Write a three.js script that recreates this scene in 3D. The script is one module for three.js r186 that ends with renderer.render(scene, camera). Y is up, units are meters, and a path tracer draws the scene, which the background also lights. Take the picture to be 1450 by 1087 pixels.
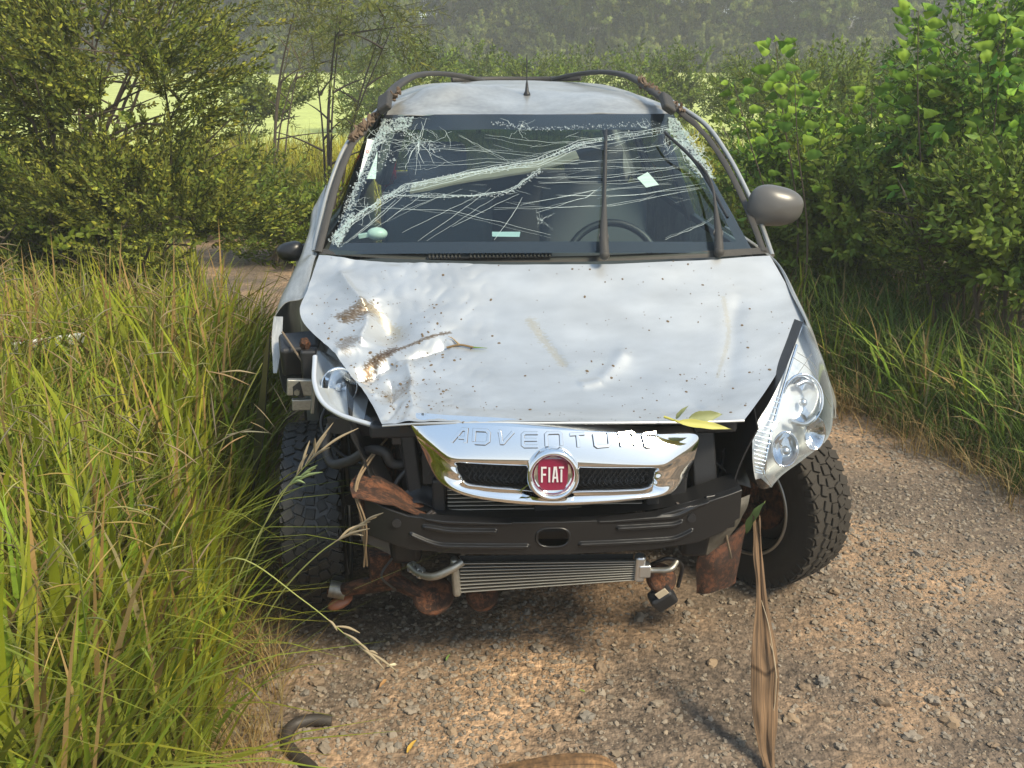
import * as THREE from 'three';
import { mergeGeometries, mergeVertices, toCreasedNormals } from 'three/addons/utils/BufferGeometryUtils.js';
import { RoundedBoxGeometry } from 'three/addons/geometries/RoundedBoxGeometry.js';
import { ImprovedNoise } from 'three/addons/math/ImprovedNoise.js';

// ------------------------------------------------------------------ camera, sky, sun, exposure
const scene = new THREE.Scene();
const camera = new THREE.PerspectiveCamera(43.8587, 4 / 3, 0.05, 900);
camera.position.set(...[-0.2350,1.7600,2.2800]);
camera.lookAt(...[-0.18881,1.43443,1.33561]);
const SUN = new THREE.Vector3(0.5, 0.7, 0.42).normalize();
{
  const w = 256, h = 128, d = new Float32Array(w * h * 4);
  for (let j = 0; j < h; j++) for (let i = 0; i < w; i++) {
    const e = ((j + 0.5) / h - 0.5) * Math.PI, a = ((i + 0.5) / w - 0.5) * 2 * Math.PI;
    const s = Math.max(0, Math.sin(e)), k = Math.pow(1 - s, 2.4), o = (j * w + i) * 4;
    const c = Math.cos(e) * Math.cos(a) * SUN.x + Math.sin(e) * SUN.y + Math.cos(e) * Math.sin(a) * SUN.z;
    const g = 0.55 * Math.exp((c - 1) * 7);
    d[o] = 0.30 + 0.40 * k + g; d[o + 1] = 0.44 + 0.31 * k + g * 0.9; d[o + 2] = 0.64 + 0.13 * k + g * 0.7; d[o + 3] = 1;
  }
  const t = new THREE.DataTexture(d, w, h, THREE.RGBAFormat, THREE.FloatType);
  t.mapping = THREE.EquirectangularReflectionMapping; t.magFilter = THREE.LinearFilter; t.needsUpdate = true;
  scene.background = t; scene.environment = t;
}
const sun = new THREE.DirectionalLight(new THREE.Color().setRGB(1, 0.88, 0.66), 4.2);
sun.position.copy(SUN).multiplyScalar(40); sun.target.position.set(0, 0, 0);
sun.castShadow = true; sun.shadow.radius = 28; sun.shadow.mapSize.set(2048, 2048);
Object.assign(sun.shadow.camera, { left: -25, right: 25, top: 25, bottom: -25, near: 1, far: 120 });
scene.add(sun, sun.target);
const renderer = new THREE.WebGLRenderer({ antialias: true });
renderer.setSize(1024, 768);
renderer.toneMapping = THREE.LinearToneMapping;
renderer.toneMappingExposure = 1.42;
renderer.shadowMap.enabled = true;
scene.fog = new THREE.FogExp2(new THREE.Color().setRGB(0.92, 0.95, 0.9), 0.004);

// ------------------------------------------------------------------ helpers
let seed = 12345;
const srand = (s) => { seed = s >>> 0; };
const rnd = () => { seed = (seed + 0x6D2B79F5) >>> 0; let t = Math.imul(seed ^ (seed >>> 15), 1 | seed); t = (t + Math.imul(t ^ (t >>> 7), 61 | t)) ^ t; return ((t ^ (t >>> 14)) >>> 0) / 4294967296; };
const rr = (a, b) => a + (b - a) * rnd();
const gauss = () => (rnd() + rnd() + rnd() + rnd() - 2) * 1.0;
const PN = new ImprovedNoise();
const noise = (x, y, z = 0) => PN.noise(x + 31.7, y + 11.3, z + 5.1);
const fbm = (x, y, z = 0, n = 4) => { let s = 0, a = 0.5; for (let i = 0; i < n; i++) { s += a * noise(x, y, z); x *= 2.03; y *= 2.03; z *= 2.03; a *= 0.5; } return s; };
const sstep = (a, b, x) => { const t = Math.min(1, Math.max(0, (x - a) / (b - a))); return t * t * (3 - 2 * t); };
const lerp = (a, b, t) => a + (b - a) * t;
const V3 = (a) => new THREE.Vector3(a[0], a[1], a[2]);
const rgb = (r, g, b) => new THREE.Color().setRGB(r, g, b);
const used = {};
const numbered = (n) => { const k = used[n] = (used[n] ?? -1) + 1; return k ? `${n}_${String(k).padStart(3, '0')}` : n; };
const info = (o, label, category, group, kind) => { if (label) o.userData.label = label; if (category) o.userData.category = category; if (group) o.userData.group = group; if (kind) o.userData.kind = kind; return o; };
function thing(name, label, category, pos = [0, 0, 0], group) { const o = new THREE.Group(); o.name = numbered(name); o.position.set(...pos); scene.add(o); return info(o, label, category, group); }
function part(name, geo, mat, parent, label) { const m = new THREE.Mesh(Array.isArray(geo) ? merge(geo) : geo, mat); m.name = name; m.castShadow = m.receiveShadow = true; parent.add(m); if (label) m.userData.label = label; return m; }
function top(name, geo, mat, label, category, group, pos) { const m = part(numbered(name), geo, mat, scene); if (pos) m.position.set(...pos); return info(m, label, category, group); }
function struct(name, geo, mat) { return info(part(name, geo, mat, scene), null, null, null, 'structure'); }
function merge(gs) {
  const anyC = gs.some((g) => g.getAttribute('color'));
  return mergeGeometries(gs.map((g) => {
    g = g.index ? g.toNonIndexed() : g.clone();
    if (!g.getAttribute('normal')) g.computeVertexNormals();
    for (const k of Object.keys(g.attributes)) if (!['position', 'normal', 'uv', 'color'].includes(k)) g.deleteAttribute(k);
    const n = g.getAttribute('position').count;
    if (!g.getAttribute('uv')) g.setAttribute('uv', new THREE.BufferAttribute(new Float32Array(n * 2), 2));
    if (anyC && !g.getAttribute('color')) g.setAttribute('color', new THREE.BufferAttribute(new Float32Array(n * 3).fill(1), 3));
    return g;
  }));
}
function paint(g, c) { const n = g.getAttribute('position').count, a = new Float32Array(n * 3); for (let i = 0; i < n; i++) { a[i * 3] = c.r; a[i * 3 + 1] = c.g; a[i * 3 + 2] = c.b; } g.setAttribute('color', new THREE.BufferAttribute(a, 3)); return g; }
const cr = (a, b, c, d, t) => 0.5 * ((2 * b) + (c - a) * t + (2 * a - 5 * b + 4 * c - d) * t * t + (3 * b - a - 3 * c + d) * t * t * t);
function curveAt(pts, t, closed) {
  const n = pts.length, s = t * (closed ? n : n - 1); let i = Math.floor(s); if (!closed) i = Math.min(i, n - 2);
  const f = s - i, q = (k) => pts[closed ? ((k % n) + n) % n : Math.min(n - 1, Math.max(0, k))];
  const A = q(i - 1), B = q(i), C = q(i + 1), D = q(i + 2);
  return [0, 1, 2].map((k) => cr(A[k], B[k], C[k], D[k], f));
}
// smooth surface through a net of control points: f(u, v) -> [x, y, z]
const net = (rows, closed) => (u, v) => curveAt(rows.map((r) => curveAt(r, u, closed)), v);
function sheet(f, nu, nv, o = {}) {   // o.thick makes a shell, o.move(p, n, u, v) dents it, o.flip turns it
  const P = [], N = new THREE.Vector3();
  for (let j = 0; j <= nv; j++) for (let i = 0; i <= nu; i++) P.push(V3(f(i / nu, j / nv)));
  const at = (i, j) => P[j * (nu + 1) + i];
  const normals = () => P.map((_, k) => { const i = k % (nu + 1), j = (k / (nu + 1)) | 0; const wrap = o.closed;
    const a = at(i < nu ? i + 1 : wrap ? 1 : i, j).clone().sub(at(i > 0 ? i - 1 : wrap ? nu - 1 : i, j)), b = at(i, Math.min(nv, j + 1)).clone().sub(at(i, Math.max(0, j - 1)));
    const n = b.cross(a).normalize(); return o.flip ? n.negate() : n; });
  if (o.move) { const ns = normals(); const Q = P.map((p, k) => p.clone().addScaledVector(ns[k], o.move(p, ns[k], (k % (nu + 1)) / nu, ((k / (nu + 1)) | 0) / nv))); Q.forEach((q, k) => P[k].copy(q)); }
  const ns = normals(), pos = [], nor = [], uv = [], idx = [], W = nu + 1, M = P.length;
  const put = (s) => P.forEach((p, k) => { const q = s ? p.clone().addScaledVector(ns[k], -o.thick) : p; pos.push(q.x, q.y, q.z); const n = ns[k]; nor.push(...(s ? [-n.x, -n.y, -n.z] : [n.x, n.y, n.z])); uv.push((k % W) / nu, ((k / W) | 0) / nv); });
  put(0); if (o.thick) put(1);
  for (let j = 0; j < nv; j++) for (let i = 0; i < nu; i++) {
    if (o.skip && o.skip((i + 0.5) / nu, (j + 0.5) / nv)) continue;
    const a = j * W + i, b = a + 1, c = a + W, d = c + 1, q = o.flip ? [a, b, c, b, d, c] : [a, c, b, b, c, d];
    idx.push(...q); if (o.thick) idx.push(...[...q].reverse().map((k) => k + M));
  }
  if (o.thick) {
    const rim = []; for (let i = 0; i <= nu; i++) rim.push(i); for (let j = 1; j <= nv; j++) rim.push(j * W + nu); for (let i = nu - 1; i >= 0; i--) rim.push(nv * W + i); for (let j = nv - 1; j > 0; j--) rim.push(j * W);
    const s = pos.length / 3; rim.forEach((k) => { for (const z of [0, 1]) { const b = (k + z * M) * 3; pos.push(pos[b], pos[b + 1], pos[b + 2]); nor.push(0, 0, 1); uv.push(0, 0); } });
    for (let k = 0; k < rim.length; k++) { const a = s + k * 2, b = s + ((k + 1) % rim.length) * 2; idx.push(a, b, a + 1, b, b + 1, a + 1); }
  }
  const g = new THREE.BufferGeometry();
  g.setAttribute('position', new THREE.Float32BufferAttribute(pos, 3)); g.setAttribute('normal', new THREE.Float32BufferAttribute(nor, 3)); g.setAttribute('uv', new THREE.Float32BufferAttribute(uv, 2)); g.setIndex(idx);
  return g;
}
const patch = (rows, nu, nv, o) => sheet(net(rows), nu, nv, o);
const ringLoft = (loops, nu, nv, o = {}) => sheet(net(loops, true), nu, nv, { ...o, closed: true });
function tube(pts, r, seg = 8, n = 0, closed = false) {   // r is a number or a function of t
  const c = new THREE.CatmullRomCurve3(pts.map(V3), closed, 'centripetal'), m = n || Math.max(6, pts.length * 5);
  const g = new THREE.TubeGeometry(c, m, 1, seg, closed), p = g.getAttribute('position'), q = new THREE.Vector3(), e = new THREE.Vector3();
  for (let i = 0; i <= m; i++) { c.getPointAt(i / m, q); const R = typeof r === 'function' ? r(i / m) : r; for (let j = 0; j <= seg; j++) { const k = i * (seg + 1) + j; e.fromBufferAttribute(p, k).sub(q).multiplyScalar(R).add(q); p.setXYZ(k, e.x, e.y, e.z); } }
  if (!closed && typeof r !== 'function') { const caps = [0, 1].map((t) => { const a = c.getPointAt(t), d = c.getTangentAt(t); const s = new THREE.CircleGeometry(r, seg); s.lookAt(t ? d : d.negate()); s.translate(a.x, a.y, a.z); return s; }); return merge([g, ...caps]); }
  return g;
}
const _q = new THREE.Quaternion(), _e = new THREE.Euler(), _m = new THREE.Matrix4();
const place = (g, p, rot = [0, 0, 0], s = [1, 1, 1]) => g.applyMatrix4(_m.compose(V3(p), _q.setFromEuler(_e.set(...rot)), V3(s)));
const rbox = (w, h, d, r = 0.004, p = [0, 0, 0], rot) => place(new RoundedBoxGeometry(w, h, d, 2, Math.min(r, w / 2.1, h / 2.1, d / 2.1)), p, rot);
const cyl = (r1, r2, h, p, rot, n = 24) => place(new THREE.CylinderGeometry(r1, r2, h, n), p, rot);
const aim = (dir, p, up = [0, 1, 0]) => { const z = V3(dir).normalize(), x = V3(up).cross(z).normalize(), y = z.clone().cross(x); return new THREE.Matrix4().makeBasis(x, y, z).setPosition(V3(p)); };   // +z points along dir
const poly = (pts, depth, bevel = 0, holes = []) => { const s = new THREE.Shape(pts.map((p) => new THREE.Vector2(...p))); holes.forEach((h) => s.holes.push(new THREE.Path(h.map((p) => new THREE.Vector2(...p))))); return new THREE.ExtrudeGeometry(s, { depth, bevelEnabled: bevel > 0, bevelSize: bevel, bevelThickness: bevel, bevelSegments: 2, steps: 1 }); };
const bar = (a, b, w, h, r = 0.003) => { const A = V3(a), B = V3(b), g = new RoundedBoxGeometry(w, h, A.distanceTo(B), 1, Math.min(r, w / 2.2, h / 2.2)); return g.applyMatrix4(aim(B.clone().sub(A).toArray(), A.clone().add(B).multiplyScalar(0.5).toArray(), Math.abs(B.y - A.y) > 0.9 * A.distanceTo(B) ? [0, 0, 1] : [0, 1, 0])); };
function ribbon(pts, w, off) {   // thin strip on a surface: pts = [[p, n], ...]
  const pos = [], idx = [];
  pts.forEach(([p, n], i) => { const a = V3(pts[Math.max(0, i - 1)][0]), b = V3(pts[Math.min(pts.length - 1, i + 1)][0]), t = b.sub(a).normalize(), s = t.cross(V3(n)).normalize(), W = typeof w === 'function' ? w(i / (pts.length - 1)) : w, c = V3(p).addScaledVector(V3(n), off); for (const k of [-0.5, 0.5]) { const q = c.clone().addScaledVector(s, k * W); pos.push(q.x, q.y, q.z); } if (i) { const m = i * 2; idx.push(m - 2, m - 1, m, m - 1, m + 1, m); } });
  const g = new THREE.BufferGeometry(); g.setAttribute('position', new THREE.Float32BufferAttribute(pos, 3)); g.setIndex(idx); g.computeVertexNormals(); return g;
}
function texture(w, h, f, srgb = true, rep = [1, 1]) {   // f(x, y) -> [r, g, b] in 0..1 as seen
  const d = new Uint8Array(w * h * 4);
  for (let j = 0; j < h; j++) for (let i = 0; i < w; i++) { const c = f(i / w, j / h), o = (j * w + i) * 4; for (let k = 0; k < 3; k++) d[o + k] = Math.max(0, Math.min(255, 255 * (Array.isArray(c) ? c[k] : c))); d[o + 3] = 255; }
  const t = new THREE.DataTexture(d, w, h); t.wrapS = t.wrapT = THREE.RepeatWrapping; t.magFilter = THREE.LinearFilter; t.repeat.set(...rep); if (srgb) t.colorSpace = THREE.SRGBColorSpace; t.needsUpdate = true; return t;
}
const std = (c, rough = 0.6, metal = 0, o = {}) => new THREE.MeshStandardMaterial({ color: c, roughness: rough, metalness: metal, side: THREE.DoubleSide, ...o });
const phys = (c, rough, metal, o = {}) => new THREE.MeshPhysicalMaterial({ color: c, roughness: rough, metalness: metal, side: THREE.DoubleSide, ...o });
// noise that wraps, for textures that repeat
const tileNoise = (u, v, n, s = 0) => { const a = noise(u * n, v * n, s), b = noise((u - 1) * n, v * n, s), c = noise(u * n, (v - 1) * n, s), d = noise((u - 1) * n, (v - 1) * n, s); return (a * (1 - u) + b * u) * (1 - v) + (c * (1 - u) + d * u) * v; };

// ------------------------------------------------------------------ shared materials
const grime = texture(512, 512, (u, v) => { const n = tileNoise(u, v, 6) * 0.5 + tileNoise(u, v, 19, 3) * 0.3 + tileNoise(u, v, 60, 7) * 0.25; const k = 0.86 + n * 0.28; return [k, k * 0.985, k * 0.95]; });
const rustTex = texture(512, 512, (u, v) => { const n = tileNoise(u, v, 5) + tileNoise(u, v, 17, 2) * 0.7 + tileNoise(u, v, 50, 4) * 0.5; const t = sstep(-0.35, 0.5, n); return [lerp(0.20, 0.46, t), lerp(0.13, 0.29, t), lerp(0.09, 0.19, t)]; });
const fineBump = texture(512, 512, (u, v) => 0.5 + tileNoise(u, v, 40) * 0.3 + tileNoise(u, v, 110, 5) * 0.3, false);
const M = {
  paint: phys(rgb(0.53, 0.55, 0.57), 0.4, 0.55, { clearcoat: 0.6, clearcoatRoughness: 0.22, map: grime }),
  chrome: phys(rgb(0.86, 0.87, 0.88), 0.06, 1),
  satin: std(rgb(0.62, 0.63, 0.64), 0.3, 0.9),
  alu: std(rgb(0.52, 0.52, 0.5), 0.42, 0.8, { map: grime }),
  black: std(rgb(0.018, 0.018, 0.02), 0.42, 0, { bumpMap: fineBump, bumpScale: 0.0006 }),
  blackGloss: phys(rgb(0.01, 0.01, 0.011), 0.36, 0, { clearcoat: 0.15, clearcoatRoughness: 0.3 }),
  trim: std(rgb(0.055, 0.052, 0.05), 0.62, 0, { map: grime, bumpMap: fineBump, bumpScale: 0.0008 }),
  mirror: std(rgb(0.1, 0.096, 0.09), 0.33),
  rubber: std(rgb(0.022, 0.021, 0.02), 0.75, 0, { bumpMap: fineBump, bumpScale: 0.0008 }),
  rubberWet: std(rgb(0.018, 0.018, 0.018), 0.34, 0, { bumpMap: fineBump, bumpScale: 0.0012 }),
  rubberDust: std(rgb(0.046, 0.039, 0.032), 0.85, 0, { map: grime, bumpMap: fineBump, bumpScale: 0.001 }),
  rust: std(rgb(0.9, 0.9, 0.9), 0.85, 0.1, { map: rustTex, bumpMap: fineBump, bumpScale: 0.0015 }),
  steel: std(rgb(0.4, 0.38, 0.35), 0.45, 0.8, { map: grime }),
  glass: phys(rgb(0.72, 0.84, 0.82), 0.02, 0, { transmission: 1, thickness: 0, ior: 1.52 }),
  tint: phys(rgb(0.1, 0.13, 0.13), 0.03, 0, { transmission: 1, thickness: 0, ior: 1.52 }),
  lens: phys(rgb(0.96, 0.98, 1), 0.03, 0, { transmission: 1, thickness: 0, ior: 1.5 }),
  crack: std(rgb(0.5, 0.58, 0.56), 0.3),
  frost: phys(rgb(0.8, 0.88, 0.86), 0.35, 0, { transmission: 0.8, thickness: 0 }),
  cabin: std(rgb(0.05, 0.052, 0.056), 0.8),
  cloth: std(rgb(0.1, 0.105, 0.115), 0.95),
  beige: std(rgb(0.26, 0.22, 0.17), 0.9),
};

// ------------------------------------------------------------------ ground, road, field
const roadEdgeR = (z) => z > -2.3 ? 2.55 + z * 0.38 : 1.68 + (z + 2.3) * 0.62;         // right verge of the dirt track
const roadEdgeL = (z) => z > -2.6 ? -0.84 + (z - 0.2) * 0.1 : -1.12 + (z + 2.6) * 0.42;  // left verge
const rise = (x, z) => 0.75 * sstep(-16, -58, z) + 6 * sstep(-62, -150, z);
const groundY = (x, z) => {
  const off = Math.max(x - roadEdgeR(z), roadEdgeL(z) - x);
  return rise(x, z) + 0.05 * sstep(0, 0.7, off) + 0.05 * noise(x * 0.7, z * 0.7) * sstep(0.2, 1.2, off);
};
const roadY = (x, z) => rise(x, z) + 0.006 + 0.018 * noise(x * 1.3, z * 1.3) + 0.010 * noise(x * 5, z * 5, 2) + 0.006 * noise(x * 17, z * 17, 4);
function terrain(x0, x1, z0, z1, nx, nz, fy, ease = 1) {
  const g = new THREE.PlaneGeometry(1, 1, nx, nz), p = g.getAttribute('position'), uv = g.getAttribute('uv');
  for (let i = 0; i < p.count; i++) { const a = p.getX(i) * 2, s = Math.sign(a) * Math.pow(Math.abs(a), ease), x = lerp(x0, x1, s / 2 + 0.5), t = Math.pow(0.5 - p.getY(i), ease), z = lerp(z0, z1, t); p.setXYZ(i, x, fy(x, z), z); uv.setXY(i, x, z); }
  g.computeVertexNormals(); const n = g.getAttribute('normal'); if (n.getY(0) < 0) { const ix = g.index.array; for (let i = 0; i < ix.length; i += 3) { const t = ix[i]; ix[i] = ix[i + 1]; ix[i + 1] = t; } g.computeVertexNormals(); }
  return g;
}
const soilTex = texture(512, 512, (u, v) => { const n = tileNoise(u, v, 5) * 0.5 + tileNoise(u, v, 18, 2) * 0.4 + tileNoise(u, v, 64, 3) * 0.5; const k = 0.8 + n * 0.45; return [0.36 * k, 0.31 * k, 0.19 * k]; }, true, [0.5, 0.5]);
struct('ground', terrain(-140, 140, 14, -200, 200, 200, (x, z) => groundY(x, z) - 0.03, 2.2), std(rgb(1, 1, 1), 1, 0, { map: soilTex }));
const dirtTex = texture(1024, 1024, (u, v) => {
  const big = tileNoise(u, v, 4), mid = tileNoise(u, v, 13, 2), fine = tileNoise(u, v, 60, 3), grain = tileNoise(u, v, 170, 6);
  const warm = sstep(-0.25, 0.35, big + mid * 0.5), k = 0.94 + big * 0.32 + mid * 0.2 + fine * 0.28 + grain * 0.42;
  return [lerp(0.46, 0.56, warm) * k, lerp(0.40, 0.46, warm) * k, lerp(0.34, 0.36, warm) * k];
}, true, [0.37, 0.37]);
const dirtBump = texture(1024, 1024, (u, v) => 0.5 + tileNoise(u, v, 30) * 0.3 + tileNoise(u, v, 90, 2) * 0.35 + tileNoise(u, v, 200, 3) * 0.25, false, [0.8, 0.8]);
{
  const strip = (z0, z1, nx, nz) => { const g = new THREE.PlaneGeometry(1, 1, nx, nz), p = g.getAttribute('position'), uv = g.getAttribute('uv'); for (let i = 0; i < p.count; i++) { const z = lerp(z0, z1, 0.5 - p.getY(i)), a = roadEdgeL(z) - 0.45, b = roadEdgeR(z) + 0.4, x = lerp(a, b, p.getX(i) + 0.5), e = Math.min(x - a, b - x); p.setXYZ(i, x, roadY(x, z) - 0.05 * sstep(0.3, 0, e), z); uv.setXY(i, x, z); } g.computeVertexNormals(); return g; };
  struct('dirt_road', [strip(4, -3.2, 190, 300), strip(-3.2, -24, 60, 120)], std(rgb(1, 1, 1), 0.96, 0, { map: dirtTex, bumpMap: dirtBump, bumpScale: 0.012 }));
  const fieldTex = texture(512, 512, (u, v) => { const n = tileNoise(u, v, 6) * 0.4 + tileNoise(u, v, 30, 2) * 0.5 + tileNoise(u, v, 90, 3) * 0.5; const k = 0.95 + n * 0.25; return [0.70 * k, 0.74 * k, 0.42 * k]; }, true, [0.25, 0.25]);
  struct('field', terrain(-70, 70, -13, -64, 90, 60, (x, z) => groundY(x, z) + 0.03), std(rgb(1, 1, 1), 1, 0, { map: fieldTex }));
}

// ------------------------------------------------------------------ the crashed car: nose at z = 0, body towards -z
const car = thing('crashed_car', 'crashed silver hatchback with shattered windshield, dented hood and missing front bumper', 'car', [0, 0, 0]);
const seg = (p, a, b) => { const dx = b[0] - a[0], dz = b[1] - a[1], t = Math.max(0, Math.min(1, ((p[0] - a[0]) * dx + (p[1] - a[1]) * dz) / (dx * dx + dz * dz))); return [Math.hypot(p[0] - a[0] - t * dx, p[1] - a[1] - t * dz), t, ((p[0] - a[0]) * dz - (p[1] - a[1]) * dx)]; };
const crease = (p, a, b, w, h, sharp) => { const [d, t] = seg(p, a, b), fade = Math.min(1, 5 * t + 0.25, 5 * (1 - t) + 0.25); return h * fade * (sharp ? Math.exp(-d / w) : Math.exp(-d * d / (w * w))); };
const bowl = (p, c, r, h) => { const d2 = ((p[0] - c[0]) ** 2 + (p[1] - c[1]) ** 2) / (r * r); return h * Math.exp(-d2); };
const dent = (p) => {
  const q = [p.x + 0.012 * noise(p.x * 9, p.z * 9, 8), p.z + 0.012 * noise(p.x * 9, p.z * 9, 3)];
  const damaged = sstep(-0.05, -0.32, p.x);
  let s = 0.004 * noise(p.x * 4, p.z * 4) + 0.0012 * noise(p.x * 11, p.z * 11, 5) + damaged * (0.008 * noise(p.x * 9, p.z * 9, 1) + 0.005 * Math.abs(noise(p.x * 19, p.z * 19, 7)));
  s += crease(q, [-0.561,-0.307], [-0.437,-0.372], 0.026, -0.036, true) + crease(q, [-0.437,-0.372], [-0.279,-0.445], 0.02, -0.02, true);
  s += bowl(q, [-0.475,-0.523], 0.065, -0.05) + bowl(q, [-0.443,-0.25], 0.07, -0.03) + bowl(q, [-0.326,-0.502], 0.06, 0.008);
  s += crease(q, [-0.646,-0.747], [-0.538,-0.578], 0.03, 0.034, true) + crease(q, [-0.538,-0.578], [-0.543,-0.421], 0.024, 0.032, true) + crease(q, [-0.543,-0.421], [-0.627,-0.399], 0.02, 0.012);
  s += crease(q, [-0.501,-0.35], [-0.397,-0.378], 0.026, 0.016, true) + crease(q, [-0.407,-0.373], [-0.385,-0.128], 0.02, 0.022, true) + crease(q, [-0.385,-0.128], [-0.391,-0.03], 0.016, 0.012);
  s += crease(q, [-0.454,-0.313], [-0.439,-0.176], 0.012, -0.02, true) + crease(q, [-0.5,-0.197], [-0.436,-0.265], 0.012, 0.009) + crease(q, [-0.453,-0.066], [-0.422,-0.174], 0.012, -0.012);
  s += crease(q, [0.633,-0.661], [0.505,-0.249], 0.028, -0.006) + crease(q, [0.231,-0.422], [0.148,-0.267], 0.022, 0.009) + crease(q, [0.148,-0.267], [0.076,-0.246], 0.022, 0.009) + bowl(q, [0.256,-0.316], 0.05, -0.008);
  s += crease(q, [0.415,-0.153], [0.29,-0.106], 0.03, -0.007) + crease(q, [-0.644,-0.767], [-0.371,-0.765], 0.02, -0.006) + bowl(q, [-0.15,-0.562], 0.12, -0.006) + crease(q, [-0.024,-0.503], [0.063,-0.315], 0.012, -0.004);
  return s;
};
const hoodRows = [
  [[-0.712,1.144,-0.82], [-0.485,1.135,-0.77], [-0.235,1.13,-0.74], [0.014,1.125,-0.73], [0.267,1.125,-0.74], [0.528,1.127,-0.77], [0.777,1.129,-0.82]],
  [[-0.735,1.062,-0.69], [-0.489,1.046,-0.63], [-0.248,1.037,-0.6], [0.008,1.032,-0.59], [0.271,1.031,-0.6], [0.534,1.034,-0.63], [0.807,1.044,-0.69]],
  [[-0.74,1.002,-0.57], [-0.488,0.976,-0.49], [-0.255,0.956,-0.45], [0.001,0.947,-0.43], [0.266,0.944,-0.45], [0.534,0.949,-0.49], [0.819,0.973,-0.56]],
  [[-0.609,0.928,-0.38], [-0.452,0.908,-0.33], [-0.248,0.897,-0.29], [-0.008,0.891,-0.27], [0.25,0.884,-0.29], [0.485,0.882,-0.33], [0.704,0.894,-0.39]],
  [[-0.513,0.882,-0.2], [-0.394,0.87,-0.16], [-0.229,0.866,-0.13], [-0.013,0.859,-0.12], [0.231,0.855,-0.13], [0.427,0.849,-0.17], [0.604,0.856,-0.23]],
  [[-0.46,0.85,-0.05], [-0.347,0.864,-0.025], [-0.201,0.869,-0.01], [-0.014,0.867,-0.005], [0.213,0.861,-0.01], [0.367,0.852,-0.03], [0.503,0.838,-0.07]],
];
const under = hoodRows[5].map(([x, y, z]) => [x, y - 0.006, z + 0.001]), under2 = hoodRows[5].map(([x, y, z]) => [x, y - 0.009, z - 0.03]);
const hoodNet = net([...hoodRows]);
const hoodShape = (u, v) => hoodNet(u, v);
const hoodGeo = sheet(hoodShape, 260, 180, { move: (p) => dent(p) });
const hoodNormalFlip = hoodGeo.getAttribute('normal').getY(20000) < 0 ? -1 : 1;
if (hoodNormalFlip < 0) console.log('hood normals point down');
const scrape = texture(1024, 768, (u, v) => {
  const n = fbm(u * 9, v * 9, 1), f = noise(u * 160, v * 120, 4), g = noise(u * 45, v * 300, 2);
  let k = 0.93 + n * 0.12, c = [k, k, k * 0.995];
  const line = (a, b, w, col, m) => { const dx = b[0] - a[0], dy = b[1] - a[1], t = Math.max(0, Math.min(1, ((u - a[0]) * dx + (v - a[1]) * dy) / (dx * dx + dy * dy))), d = Math.hypot(u - a[0] - t * dx, (v - a[1] - t * dy) * 0.7) + f * w * 0.9 + g * w * 0.4; const q = sstep(w, w * 0.4, d) * m * (0.55 + 0.45 * f); if (q > 0) c = c.map((x, i) => lerp(x, col[i], Math.min(1, q))); };
  const mud = [0.42, 0.3, 0.17], tan = [0.86, 0.8, 0.68], bare = [1, 1, 0.96];
  line([0.47, 0.28], [0.53, 0.5], 0.013, tan, 0.9); line([0.55, 0.56], [0.6, 0.5], 0.02, bare, 0.6); line([0.1, 0.36], [0.14, 0.27], 0.022, mud, 1.3); line([0.14, 0.27], [0.19, 0.33], 0.02, tan, 1.2);
  line([0.09, 0.62], [0.19, 0.47], 0.013, mud, 1.6); line([0.19, 0.47], [0.31, 0.36], 0.006, mud, 1.2); line([0.05, 0.55], [0.1, 0.48], 0.02, mud, 0.7); line([0.86, 0.2], [0.84, 0.62], 0.006, tan, 0.6); line([0.12, 0.72], [0.2, 0.66], 0.02, mud, 0.5);
  return c;
});
const hoodPaint = M.paint.clone(); hoodPaint.map = scrape;
const hood = part('hood', [hoodGeo, patch([hoodRows[5], under, under2], 80, 6, {})], hoodPaint, car, 'buckled silver hood with a muddy crease on one side');
const hoodPt = (u, v, lift = 0) => { const p = V3(hoodShape(u, v)), a = V3(hoodShape(Math.min(1, u + 0.003), v)), b = V3(hoodShape(u, Math.min(1, v + 0.003))), n = b.sub(p).cross(a.sub(p)).normalize(); if (n.y < 0) n.negate(); return [p.clone().addScaledVector(n, dent(p) + lift).toArray(), n.toArray()]; };
const hoodAt = ([x, z], lift = 0) => { let u = 0.5, v = 0.5; for (let i = 0; i < 40; i++) { const p = hoodShape(u, v); const w = hoodShape(1, v)[0] - hoodShape(0, v)[0]; u = Math.min(0.99, Math.max(0.01, u + (x - p[0]) / w * 0.8)); v = Math.min(0.99, Math.max(0.01, v + (z - p[2]) / 0.78 * 0.7)); } return hoodPt(u, v, lift); };
{ // dried mud flecks spattered over the hood
  srand(71); const gs = [];
  for (let i = 0; i < 520; i++) { const left = rnd() < 0.42, u = left ? rr(0.04, 0.3) : rr(0.03, 0.98), v = left ? rr(0.2, 0.85) : Math.pow(rnd(), 0.8), [p, n] = hoodPt(u, v, 0.0006), s = 0.0012 + 0.0035 * Math.pow(rnd(), 4); const g = new THREE.IcosahedronGeometry(s, 0); g.scale(rr(0.7, 1.8), rr(0.7, 1.5), 0.35); g.rotateZ(rr(0, 6)); g.applyMatrix4(aim(n, p, [1, 0.1, 0])); gs.push(g); }
  info(part('mud_flecks', gs, std(rgb(0.12, 0.085, 0.05), 0.95), hood), null, null, null, 'stuff');
}

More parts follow.
